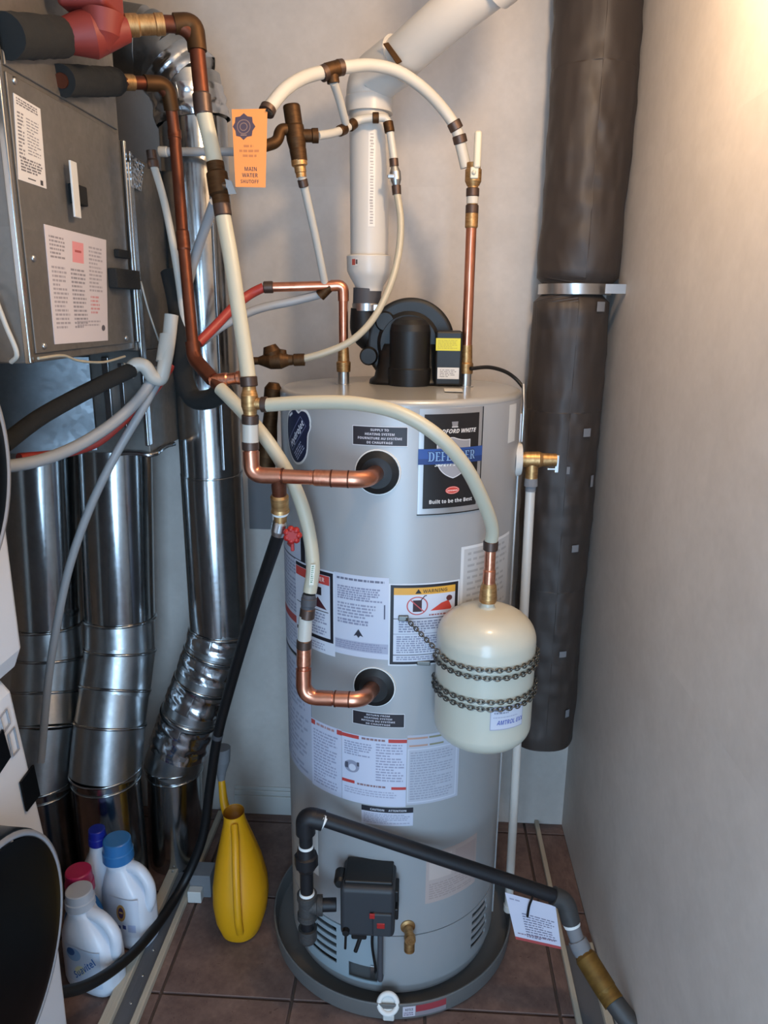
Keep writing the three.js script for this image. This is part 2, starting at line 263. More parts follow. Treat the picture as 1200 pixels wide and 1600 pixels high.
// baseboard on the back wall between the ducts and the heater: stepped profile
struct('baseboard_back', join([box(-0.56, -0.1, 0, 0.07, ZB, ZB + 0.016, 0.002), box(-0.56, -0.1, 0.07, 0.088, ZB, ZB + 0.011, 0.003), box(-0.56, -0.1, 0.088, 0.1, ZB, ZB + 0.006, 0.002)]), M.trim, 'white moulded baseboard on the back wall', 'baseboard');
{
  const t = struct('trim_1', box(-0.66, -0.614, 0, 0.008, -0.12, 1.2, 0.002), M.channel, 'grey floor channel edged by two pale battens', 'floor trim');
  put('batten', box(-0.688, -0.66, 0, 0.024, -0.126, 1.2, 0.003), M.raw, t); put('batten', box(-0.614, -0.598, 0, 0.02, -0.4, 1.2, 0.003), M.raw, t);
  const g = new THREE.SphereGeometry(0.004, 8, 6); for (const z of [-0.1, 0.05, 0.17, 0.25, 0.33, 0.41]) { const m = new THREE.Mesh(g, M.steel); m.name = 'screw'; m.position.set(z === -0.1 ? -0.672 : -0.636, z === -0.1 ? 0.024 : 0.008, z); m.scale.y = 0.5; m.castShadow = m.receiveShadow = true; t.add(m); }
}
{
  const t = struct('trim_2', box(0.462, 0.476, 0, 0.016, ZB + 0.002, 1.2, 0.003), M.raw, 'pale edging strip along the foot of the side wall', 'floor trim');
  put('channel_web', box(0.476, 0.53, 0, 0.006, 0.08, 1.2), M.channel, t); put('batten', box(0.53, 0.55, 0, 0.022, 0.08, 1.2, 0.003), M.raw, t);
}
{
  const t = struct('trim_3', box(-0.598, -0.535, 0, 0.075, -0.09, -0.03, 0.003), M.dull, 'grey stud end with a white block beside the floor channel', 'floor trim');
  put('white_block', box(-0.597, -0.557, 0.002, 0.04, -0.03, -0.005, 0.002), M.trim, t);
}

// ---------------------------------------------------------------- ceiling lamp, outside the top of the frame
{
  const L = [0.3, 2.31, 0.66];
  const t = thing('ceiling_lamp', 'bare warm bulb in a white holder on the ceiling', 'lamp', [L[0], H, L[2]]);
  put('lamp_holder', turned([L[0], H - 0.001, L[2]], [L[0], H - 0.12, L[2]], [[0, 0.06], [0.25, 0.055], [0.5, 0.032], [1, 0.028]]), M.enamel, t);
  put('bulb', lathe([[0, L[1] - 0.04], [0.02, L[1] - 0.035], [0.034, L[1] - 0.015], [0.036, L[1] + 0.005], [0.028, L[1] + 0.045], [0.018, L[1] + 0.075], [0.017, L[1] + 0.11]], L[0], L[2], 24), std({ color: 0xffffff, emissive: new THREE.Color(1, 0.72, 0.42), emissiveIntensity: 2, roughness: 0.5 }), t);
  const p = new THREE.PointLight(new THREE.Color(1, 0.7, 0.42), 1.85, 0, 2); p.position.set(0, L[1] - H, 0); p.castShadow = true; p.shadow.radius = 2; t.add(p); p.name = 'bulb_light';
}

// ================================================================ FURNACE AND DUCTS
const XP = -0.6;                                             // the side of the furnace that faces the heater
{
  const t = thing('furnace', 'galvanised furnace cabinet with two paper labels above the plenum', 'furnace', [-0.9, 1.585, 0.3]);
  put('cabinet', uvBox(box(-1.2, XP - 0.004, 1.585, 2.5, 0.06, 0.535, 0.004), 0.3), M.galvDull, t);
  put('access_panel', uvBox(box(XP - 0.006, XP, 1.6, 2.028, 0.075, 0.512, 0.002), 0.3), M.galvDull, t);
  put('upper_panel', uvBox(box(XP - 0.006, XP, 2.036, 2.48, 0.075, 0.512, 0.002), 0.3), M.galvDull, t);
  put('corner_flange', box(XP - 0.008, XP + 0.004, 1.585, 2.5, 0.528, 0.54, 0.003), M.galv, t);
  put('rear_flange', box(XP - 0.004, XP + 0.008, 1.6, 2.02, 0.056, 0.066, 0.003), M.galv, t);
  const lab1 = print(180, 420, (x, w, h) => { x.fillStyle = '#d6d2d0'; x.fillRect(0, 0, w, h); greek(x, 14, 12, 150, 3, 13, '#6f6c70', 3, 0.6); greek(x, 14, 80, 40, 13, 18, '#77757a', 4); greek(x, 70, 90, 90, 12, 16, '#87858a', 5, 0.4); greek(x, 20, 300, 140, 5, 15, '#6f6c70', 6, 0.6); x.fillStyle = '#3a393d'; x.fillRect(140, 385, 18, 26); x.fillRect(60, 395, 50, 6); });
  put('rating_label', sheet([-0.6,2.0009,0.4975], [-0.6,1.9977,0.4135], [-0.6,1.8723,0.4193], [-0.6,1.8734,0.5108]).translate(0.0002, 0, 0), lab1, t, 'white printed rating label');
  const lab2 = print(360, 300, (x, w, h) => { x.fillStyle = '#cdc5c8'; x.fillRect(0, 0, w, h); x.fillStyle = '#d98f92'; x.fillRect(146, 26, 66, 56); x.fillStyle = '#a8504f'; x.fillRect(160, 48, 38, 6); greek(x, 20, 24, 90, 6, 10, '#8d868c', 7); greek(x, 20, 100, 90, 15, 11, '#9a9399', 8); greek(x, 134, 100, 90, 15, 11, '#8b858c', 9); greek(x, 244, 30, 90, 12, 11, '#a19aa0', 10); greek(x, 250, 170, 60, 5, 11, '#c48a8d', 12); greek(x, 150, 240, 170, 2, 10, '#a19aa0', 13); x.fillStyle = '#55525a'; x.beginPath(); x.ellipse(330, 262, 12, 9, 0, 0, 7); x.fill(); });
  put('instruction_label', sheet([-0.6,1.8134,0.4412], [-0.6,1.8091,0.1857], [-0.6,1.6106,0.218], [-0.6,1.613,0.4465]).translate(0.0002, 0, 0), lab2, t, 'large white paper label with a pink square');
  put('latch', box(XP, XP + 0.012, 1.86, 1.895, 0.28, 0.335, 0.003), M.black, t, 'black recessed latch');
  put('latch_tab', box(XP + 0.012, XP + 0.016, 1.835, 1.93, 0.325, 0.35, 0.001), M.trim, t, 'white tab over the latch');
  put('bracket', box(XP, XP + 0.02, 1.715, 1.755, 0.06, 0.19, 0.003), M.foam, t, 'dark horizontal bracket');
  put('bracket', box(XP, XP + 0.012, 1.778, 1.795, 0.09, 0.15, 0.003), M.foam, t, 'dark short bracket');
  const sg = new THREE.SphereGeometry(0.006, 10, 8);
  for (const [y, z] of [[1.755, 0.49], [1.612, 0.485], [1.612, 0.12], [2.02, 0.49], [2.06, 0.5]]) { const m = put('screw', sg.clone().scale(0.6, 1, 1).translate(XP + 0.001, y, z), M.steel, t); }
  put('thermostat_wire', hose([[-0.64, 1.71, 0.541], [-0.634, 1.7, 0.56], [-0.624, 1.65, 0.556], [-0.615, 1.6, 0.548], [-0.63, 1.588, 0.541]], 0.004, 24, 8), M.pexWhite, t, 'white looped wire on the cabinet end');
  put('ground_wire', hose([[-0.592,1.5934,0.5232], [-0.592,1.5922,0.4314], [-0.592,1.5811,0.3827], [-0.592,1.57,0.2707], [-0.592,1.5744,0.1539]], 0.0025, 30, 8), M.pexClear, t, 'pale wire along the lower edge');
}
{
  const t = thing('plenum', 'galvanised sheet metal plenum box under and behind the furnace', 'duct', [-0.88, 1.33, -0.18]);
  put('box_rear', uvBox(box(-1.16, XP, 1.58, 2.0, -0.41, 0.055, 0.003), 0.3), M.galvDull, t);
  put('box_lower', uvBox(box(-1.16, XP, 1.335, 1.58, -0.41, 0.02, 0.003), 0.3), M.galvDull, t);
  const fp = uvBox(box(-0.225, 0.225, 1.345, 1.565, -0.003, 0.003, 0.001), 0.3); fp.rotateY(0.36).translate(-0.935, 0, 0.115);
  put('front_panel', fp, M.galvSheet, t, 'bright front sheet tilted to the light');
  put('drive_cleat', box(-0.7, -0.682, 1.4, 1.565, 0.02, 0.03, 0.003), M.galv, t);
  put('drive_cleat', box(-0.664, -0.652, 1.4, 1.55, 0.02, 0.024, 0.002), M.galv, t);
  put('foil_tape', hose([[-0.69, 1.334, 0.022], [-0.64, 1.338, 0.024], [-0.598, 1.333, 0.022], [-0.596, 1.337, -0.06], [-0.597, 1.333, -0.14]], 0.006, 30, 8, { wob: (s, a) => 0.003 * (nA(s * 120, a * 2) - 0.5) }), M.foil, t, 'crumpled foil tape on the lower edge');
  put('seam_flange', box(XP, XP + 0.01, 1.36, 1.98, 0.03, 0.055, 0.003), M.galv, t);
  put('corner_tape', sheet([XP + 0.011, 2.0, 0.05], [XP + 0.012, 1.985, -0.03], [XP + 0.004, 1.93, -0.02], [XP + 0.01, 1.93, 0.05], 0.002), M.foil, t);
}
function bead(p, dir, r, w = 0.008) { const d = v3(dir).normalize(); const g = new THREE.TorusGeometry(r, w / 2, 6, 40); g.applyQuaternion(new THREE.Quaternion().setFromUnitVectors(new THREE.Vector3(0, 0, 1), d)); return g.translate(p[0], p[1], p[2]); }
function ductRun(label, top, gores, foot, r, tape) {
  const t = thing('round_duct', label, 'duct', [foot[0], 0, foot[2]]);
  const first = gores[0], last = gores[gores.length - 1];
  put('pipe', sweep([top, lerp(top, first, 0.5), first], r, 40, { uvs: 0.25 }), M.galv, t);
  for (let i = 0; i < gores.length - 1; i++) {
    const a = gores[i], b = gores[i + 1], d = v3(b).sub(v3(a)).normalize().multiplyScalar(0.012).toArray();
    const a2 = [a[0] - d[0], a[1] - d[1], a[2] - d[2]], b2 = [b[0] + d[0], b[1] + d[1], b[2] + d[2]];
    const gg = put('elbow_gore', sweep([a2, lerp(a2, b2, 0.5), b2], r * (i % 2 ? 1.025 : 1.005), 40, { uvs: 0.25 }), M.galvElbow, t);
    put('seam_bead', bead(a, lerp(i ? v3(a).sub(v3(gores[i - 1])).normalize().toArray() : [0, -1, 0], v3(b).sub(v3(a)).normalize().toArray(), 0.5), r * 1.02, 0.009), M.galv, gg);
    if (tape && tape.includes(i)) put('foil_tape', sweep(smooth([lerp(a, b, 0.05), lerp(a, b, 0.35), lerp(a, b, 0.7)], 14), r * 1.05, 36, { open: true, wob: (s, q) => 0.007 * (nA(s * 90 + i * 7, q * 3.2) - 0.5) }), M.foil, gg, 'crumpled foil tape');
  }
  put('lower_pipe', sweep([last, lerp(last, foot, 0.5), foot], r * 0.97, 40, { uvs: 0.25 }), M.galv, t);
  put('crimp_bead', [bead(last, [0, 1, 0], r * 1.01, 0.008), bead([last[0], last[1] - 0.03, last[2]], [0, 1, 0], r * 0.985, 0.006)], M.galv, t);
  return t;
}
{
  const A = [-0.9889,1.1204,-0.2], A1 = [-1.0264,0.7801,-0.2], Al = [-1.0272,0.362,-0.06];
  ductRun('round metal duct beside the white washer', [A[0], 1.345, -0.2], [A1, [-1.0208,0.6878,-0.18], [-1.0243,0.5897,-0.15], [-1.0113,0.5151,-0.1], Al], [Al[0], 0.001, -0.06], 0.096);
  const B = [-0.7782,1.1257,-0.2], B1 = [-0.8085,0.8077,-0.2], Bl = [-0.8291,0.403,-0.06];
  ductRun('round metal duct between two other ducts, behind the detergent bottles', [B[0], 1.345, -0.2], [B1, [-0.8081,0.716,-0.18], [-0.8157,0.6138,-0.14], [-0.8174,0.5295,-0.09], Bl], [Bl[0], 0.001, -0.06], 0.096);
  const C0 = [-0.5236,1.1267,-0.22], C1 = [-0.5245,0.7684,-0.22], Cl = [-0.6767,0.3447,-0.19];
  const t = ductRun('tall round duct with foil taped elbows beside the heater', [C0[0], 1.24, -0.22], [[C1[0], C1[1], -0.22], [-0.5421,0.7012,-0.21], [-0.5745,0.612,-0.2], [-0.6157,0.5104,-0.19], Cl], [-0.69, 0.001, -0.19], 0.084, [0, 1, 2, 3]);
  put('riser_pipe', sweep([[C0[0] - 0.001, 1.232, -0.22], [C0[0], 1.7, -0.22], [C0[0] - 0.002, 2.12, -0.22]], 0.0825, 40, { uvs: 0.25 }), M.galv, t);
  put('joint_bead', bead([C0[0], 1.24, -0.22], [0, 1, 0.06], 0.083, 0.004), M.galv, t);
  const top = [C0[0] - 0.002, 2.12, -0.22], g1 = [-0.5387,2.2011,-0.22], g2 = [-0.5795,2.2496,-0.22], g3 = [-0.6307,2.2772,-0.22], g4 = [-0.7513,2.2957,-0.22];
  const gs = [top, g1, g2, g3, g4];
  for (let i = 0; i < 4; i++) { const e = put('elbow_gore', sweep([gs[i], lerp(gs[i], gs[i + 1], 0.5), lerp(gs[i], gs[i + 1], 1.1)], 0.085 + (i % 2) * 0.002, 40, { uvs: 0.25 }), M.galvElbow, t); if (i < 2) put('foil_tape', sweep(smooth([lerp(gs[i], gs[i + 1], -0.1), lerp(gs[i], gs[i + 1], 0.3), lerp(gs[i], gs[i + 1], 0.75)], 14), 0.0885, 36, { open: true, wob: (s, q) => 0.008 * (nB(s * 90 + i * 7, q * 3.2) - 0.5) }), M.foil, e, 'crumpled foil tape'); }
  put('lock_seam', box(C0[0] + 0.05, C0[0] + 0.056, 1.26, 2.1, -0.158, -0.152, 0.002), M.galv, t);
}

// wrapped duct in the corner
{
  const cx = 0.443, cz = -0.305;
  const t = thing('wrapped_duct', 'dark plastic wrapped vertical duct in the corner behind the heater', 'duct', [cx, 0.38, cz]);
  const up = []; for (let i = 0; i <= 40; i++) up.push([cx + 0.006, 1.742 + i * 0.0195, cz]);
  const lo = []; for (let i = 0; i <= 60; i++) lo.push([cx - 0.006, 0.42 + i * (1.722 - 0.42) / 60, cz]);
  put('wrap', sweep(up, s => 0.104 - 0.02 * Math.pow(Math.max(0, 1 - s / 0.025), 2) + 0.005 * Math.exp(-Math.pow((s - 0.12) / 0.08, 2)), 44, { uvs: 0.5, wob: (s, a) => 0.012 * (nA(s * 7, a * 1.6) - 0.5) + 0.005 * (nB(s * 26 + 3, a * 2.2) - 0.5) }), M.wrap, t, 'upper length of dark wrap');
  put('wrap', sweep(lo, s => 0.099 - 0.022 * Math.pow(Math.max(0, (s - 0.985) / 0.015), 2), 44, { uvs: 0.5, wob: (s, a) => 0.009 * (nA(s * 7 + 4, a * 1.6 + 2) - 0.5) + 0.004 * (nB(s * 26, a * 2.2) - 0.5) }), M.wrap, t, 'lower length of dark wrap');
  put('strap', sweep([[cx, 1.72, cz], [cx, 1.733, cz], [cx, 1.746, cz]], 0.094, 44), M.steel, t, 'bright metal strap');
  put('strap_tab', box(cx + 0.06, XR - 0.001, 1.722, 1.745, cz + 0.085, cz + 0.088), M.steel, t, 'strap tab fixed to the wall');
  for (const [th, y, w, h] of [[0.62, 1.69, 0.13, 0.012], [0.5, 1.37, 0.11, 0.011], [0.05, 1.27, 0.04, 0.01], [0.85, 1.235, 0.06, 0.016], [0.42, 1.05, 0.1, 0.01], [0.3, 0.735, 0.1, 0.009], [0.62, 0.54, 0.07, 0.012]]) put('tape_patch', wrapSheet(th - w, th + w, y - h, y + h, 0.1035, cx - 0.006, cz, 8), M.dull, t, 'small grey tape patch');
}

// ================================================================ LAUNDRY MACHINES
function extrudeZ(prof, z0, z1, bev = 0.008) { const s = new THREE.Shape(prof.map(p => new THREE.Vector2(p[0], p[1]))); const g = new THREE.ExtrudeGeometry(s, { depth: z1 - z0 - 2 * bev, bevelEnabled: true, bevelThickness: bev, bevelSize: bev, bevelOffset: -bev, bevelSegments: 3 }); return g.translate(0, 0, z0 + bev); }
function roundDoor(t, cy, cz, R, x0, x1) {
  const ax = g => g.rotateZ(-Math.PI / 2).translate(x0, cy, cz); const d = x1 - x0;
  const door = put('door', ax(new THREE.LatheGeometry([[1e-5, d * 0.98], [R * 0.5, d * 0.99], [R * 0.8, d * 1.0], [R * 0.93, d * 0.94]].map(p => new THREE.Vector2(...p)), 72)), M.darkGlass, t, 'dark domed glass door');
  put('door_rim', ax(new THREE.LatheGeometry([[R * 0.93, d * 0.9], [R * 0.95, d * 0.95], [R * 0.978, d * 0.94], [R * 0.985, d * 0.88]].map(p => new THREE.Vector2(...p)), 72)), M.greyPlastic, door, 'thin grey rim');
  put('door_ring', ax(new THREE.LatheGeometry([[R * 0.975, d * 0.9], [R * 0.995, d * 0.8], [R, d * 0.4], [R * 1.01, 0.001]].map(p => new THREE.Vector2(...p)), 72)), M.darkGlass, door);
}
{
  const t = thing('washing_machine', 'white front loading washer with a black round door, at the bottom of its stack', 'washer', [-1.02, 0, 0.89]);
  put('body', extrudeZ([[-1.36, 0.02], [-0.675, 0.02], [-0.668, 0.645], [-0.7, 0.985], [-0.722, 1.015], [-1.36, 1.015]], 0.545, 1.235, 0.012), M.enamel, t);
  for (const [x, z] of [[-0.74, 0.62], [-0.74, 1.16], [-1.3, 0.62], [-1.3, 1.16]]) put('foot', cyl([x, 0, z], [x, 0.025, z], 0.02), M.plastic, t);
  roundDoor(t, 0.655, 0.845, 0.212, -0.674, -0.59);
  put('display', sheet([-0.6815,0.8199,0.5919], [-0.6835,0.8222,0.5405], [-0.678,0.7559,0.5412], [-0.676,0.7572,0.5931], 0.004), M.darkGlass, t, 'black square display');
  put('display', sheet([-0.691,0.931,0.6598], [-0.693,0.9381,0.6058], [-0.6865,0.881,0.6046], [-0.6845,0.8727,0.6564], 0.004), M.darkGlass, t, 'black control window');
  for (const [a, b, c, d] of [[[-0.6945,0.9595,0.6025], [-0.6955,0.9637,0.5784], [-0.692,0.9347,0.5782], [-0.691,0.9298,0.6028]], [[-0.6905,0.9187,0.5911], [-0.6915,0.921,0.5688], [-0.687,0.8756,0.5692], [-0.686,0.8752,0.5936]]]) put('button_outline', [sweep([a, b], 0.0015, 6), sweep([b, c], 0.0015, 6), sweep([c, d], 0.0015, 6), sweep([d, a], 0.0015, 6)], M.greyPlastic, t);
}
{
  const t = thing('tumble_dryer', 'white tumble dryer with a black round door, stacked on the washer', 'dryer', [-1.02, 1.02, 0.89]);
  const s = extrudeZ([[-1.36, 1.03], [-0.7, 1.03], [-0.682, 1.04], [-0.668, 1.075], [-0.668, 1.96], [-0.69, 1.98], [-1.36, 1.98]], 0.545, 1.235, 0.014);
  put('body', s, M.enamel, t);
  for (const [x, z] of [[-0.76, 0.62], [-0.76, 1.16], [-1.3, 0.62], [-1.3, 1.16]]) put('foot', cyl([x, 1.014, z], [x, 1.034, z], 0.02), M.plastic, t);
  roundDoor(t, 1.465, 0.868, 0.226, -0.668, -0.585);
}

// ================================================================ BOTTLES AND WATERING CAN
// loft of superellipse sections [y, cx, cz, rx, rz, power]
function loft(secs, n = 28, capTop = true) {
  const pos = [], uv = [], idx = [];
  secs.forEach((s, i) => { const [y, cx, cz, rx, rz, pw = 2] = s; for (let k = 0; k <= n; k++) { const a = k / n * Math.PI * 2, c = Math.cos(a), d = Math.sin(a); pos.push(cx + rx * Math.sign(c) * Math.pow(Math.abs(c), 2 / pw), y, cz + rz * Math.sign(d) * Math.pow(Math.abs(d), 2 / pw)); uv.push(k / n, i / (secs.length - 1)); } });
  for (let i = 0; i < secs.length - 1; i++) for (let k = 0; k < n; k++) { const a = i * (n + 1) + k, b = a + n + 1; idx.push(a, b, a + 1, b, b + 1, a + 1); }
  const cap = (i, up) => { const s = secs[i], c = pos.length / 3; pos.push(s[1], s[0], s[2]); uv.push(0.5, 0.5); for (let k = 0; k < n; k++) { const a = i * (n + 1) + k; up ? idx.push(c, a + 1, a) : idx.push(c, a, a + 1); } };
  cap(0, false); if (capTop) cap(secs.length - 1, true);
  const g = new THREE.BufferGeometry(); g.setAttribute('position', new THREE.Float32BufferAttribute(pos, 3)); g.setAttribute('uv', new THREE.Float32BufferAttribute(uv, 2)); g.setIndex(idx); g.computeVertexNormals(); return g;
}
const spin = (g, x, z, a, y0 = 0) => g.rotateY(a).translate(x, y0, z);
function jug(label, x, z, ang, w, d, h, mat, capMat, capR, capH, capX, lab, grip = true) {
  const t = thing('detergent_bottle', label, 'bottle', [x, 0, z]);
  const nx = capX * w;
  const b = put('body', spin(loft([[0.001, 0, 0, w * 0.9, d * 0.86, 3.2], [0.008, 0, 0, w * 0.98, d * 0.96, 3.2], [0.02, 0, 0, w, d, 3.2], [h * 0.45, 0, 0, w, d, 3.2], [h * 0.6, nx * 0.1, 0, w * 0.95, d * 0.97, 3], [h * 0.72, nx * 0.4, 0, w * 0.74, d * 0.86, 2.6], [h * 0.82, nx * 0.75, 0, w * 0.5, d * 0.64, 2.3], [h * 0.88, nx, 0, capR * 0.92, capR * 0.92, 2], [h * 0.91, nx, 0, capR * 0.9, capR * 0.9, 2]]), x, z, ang), mat, t);
  if (grip) put('handle', spin(sweep(smooth([[nx - w * 0.05, h * 0.84, 0], [w * 0.55, h * 0.83, 0], [w * 0.98, h * 0.7, 0], [w * 0.97, h * 0.5, 0], [w * 0.8, h * 0.4, 0]], 24), s => 0.014 + 0.004 * Math.abs(s - 0.5), 12, { flat: 1.1 }), x, z, ang), mat, t);
  put('cap', spin(lathe([[0, h * 0.9], [capR, h * 0.9], [capR * 1.02, h * 0.905], [capR * 1.0, h * 0.9 + capH * 0.45], [capR * 0.94, h * 0.9 + capH * 0.5], [capR * 0.9, h * 0.9 + capH * 0.96], [capR * 0.82, h * 0.9 + capH], [0, h * 0.9 + capH]], nx, 0, 28, true), x, z, ang), capMat, t);
  if (lab) { const [lm, l0, l1, y0, y1] = lab; const s = []; const N = 10, pos = [], uv = [], idx = []; for (let i = 0; i <= N; i++) { const px = l0 + (l1 - l0) * i / N; for (const [yy, v] of [[y0, 0], [y1, 1]]) { const q = Math.min(0.999, Math.abs(px / w)); pos.push(px, yy, d * Math.pow(1 - Math.pow(q, 3.2), 1 / 3.2) + 0.0012); uv.push(i / N, v); } } for (let i = 0; i < N; i++) { const a = i * 2; idx.push(a, a + 2, a + 1, a + 1, a + 2, a + 3); } const g = new THREE.BufferGeometry(); g.setAttribute('position', new THREE.Float32BufferAttribute(pos, 3)); g.setAttribute('uv', new THREE.Float32BufferAttribute(uv, 2)); g.setIndex(idx); g.computeVertexNormals(); put('product_label', spin(g, x, z, ang), lm, t, 'printed label'); }
  return t;
}
{
  const labA = print(256, 256, (x, w, h) => { x.fillStyle = '#c9d3e3'; x.fillRect(0, 0, w, h); x.fillStyle = '#8fb3d6'; x.beginPath(); x.ellipse(70, 60, 60, 44, -0.4, 0, 7); x.fill(); x.fillStyle = '#2c5d97'; x.beginPath(); x.ellipse(50, 46, 34, 26, -0.5, 0, 7); x.fill(); x.fillStyle = '#dcd9b0'; x.beginPath(); x.ellipse(110, 160, 46, 30, -0.6, 0, 7); x.fill(); x.save(); x.translate(140, 140); x.rotate(-0.75); text(x, 'Suavitel', 0, 0, 'bold italic 58px sans-serif', '#2a62a8'); x.restore(); greek(x, 150, 205, 80, 3, 10, '#7e97b8', 21); });
  jug('white fabric softener jug with a pale grey cap and blue lettering', -0.752, 0.262, -0.35, 0.078, 0.048, 0.25, M.bottleWhite, M.capGrey, 0.036, 0.045, -0.35, [labA, -0.045, 0.062, 0.035, 0.145]);
  const labB = print(256, 256, (x, w, h) => { x.fillStyle = '#d3d6e0'; x.fillRect(0, 0, w, h); x.fillStyle = '#b98a4a'; x.beginPath(); x.ellipse(120, 100, 40, 58, 0.2, 0, 7); x.fill(); x.fillStyle = '#4a2f4f'; x.beginPath(); x.ellipse(120, 100, 24, 38, 0.2, 0, 7); x.fill(); x.fillStyle = '#d9b45a'; x.fillRect(106, 92, 30, 10); x.fillStyle = '#39427d'; x.fillRect(80, 190, 26, 22); x.fillRect(124, 180, 30, 26); x.fillStyle = '#a9b2cf'; x.fillRect(170, 170, 60, 50); });
  jug('white detergent jug with a translucent blue cap', -0.712, 0.118, -0.3, 0.07, 0.05, 0.275, M.bottleWhite, M.capBlue, 0.04, 0.06, -0.35, [labB, -0.03, 0.06, 0.05, 0.17]);
  jug('blue detergent bottle with a pink cap', -0.803, 0.195, -0.2, 0.046, 0.042, 0.24, M.bottleBlue, M.capPink, 0.036, 0.06, -0.05, null, false);
  jug('white detergent jug with a small navy cap behind the others', -0.806, 0.098, 0.2, 0.045, 0.04, 0.31, M.bottleWhite, M.capNavy, 0.024, 0.045, 0.25, null);
}
{
  const cx = -0.42, cz = 0.045;
  const t = thing('watering_can', 'yellow plastic watering can standing on the tiles beside the heater', 'watering can', [cx, 0, cz]);
  const S = [[0.001, 0, 0.01, 0.046, 0.07, 2.4], [0.012, 0, 0.01, 0.056, 0.08, 2.4], [0.05, -0.001, 0.008, 0.068, 0.092, 2.4], [0.095, -0.002, 0.006, 0.074, 0.095, 2.3], [0.14, -0.004, 0.002, 0.073, 0.09, 2.2], [0.2, -0.008, -0.006, 0.062, 0.076, 2.1], [0.26, -0.014, -0.016, 0.045, 0.056, 2], [0.305, -0.019, -0.025, 0.031, 0.038, 2], [0.322, -0.021, -0.028, 0.028, 0.033, 2], [0.335, -0.022, -0.029, 0.029, 0.034, 2]];
  put('body', spin(loft(S, 36, false), cx, cz, 0), M.yellow, t);
  put('mouth_lining', spin(loft([[0.3, -0.019, -0.025, 0.026, 0.03, 2], [0.318, -0.0205, -0.027, 0.0255, 0.03, 2], [0.3345, -0.022, -0.029, 0.0275, 0.032, 2]], 30, false), cx, cz, 0), M.yellowDeep, t);
  put('handle', hose([[cx - 0.012, 0.318, cz + 0.006], [cx - 0.002, 0.29, cz + 0.04], [cx + 0.006, 0.24, cz + 0.075], [cx + 0.012, 0.17, cz + 0.1], [cx + 0.016, 0.1, cz + 0.112], [cx + 0.016, 0.055, cz + 0.1]], 0.0105, 40, 12), M.yellow, t);
  put('spout', sweep(smooth([[cx - 0.02, 0.1, cz - 0.07], [cx - 0.04, 0.2, cz - 0.11], [-0.4995,0.2583,-0.1], [-0.5124,0.3388,-0.12]], 24), s => 0.02 - 0.01 * s, 14), M.yellow, t);
  put('sprinkler_rose', turned([-0.5126,0.3345,-0.12], [-0.5122,0.4391,-0.13], [[0, 0.01], [0.25, 0.014], [0.6, 0.026], [1, 0.028]]), M.dull, t, 'blue grey sprinkler head');
}

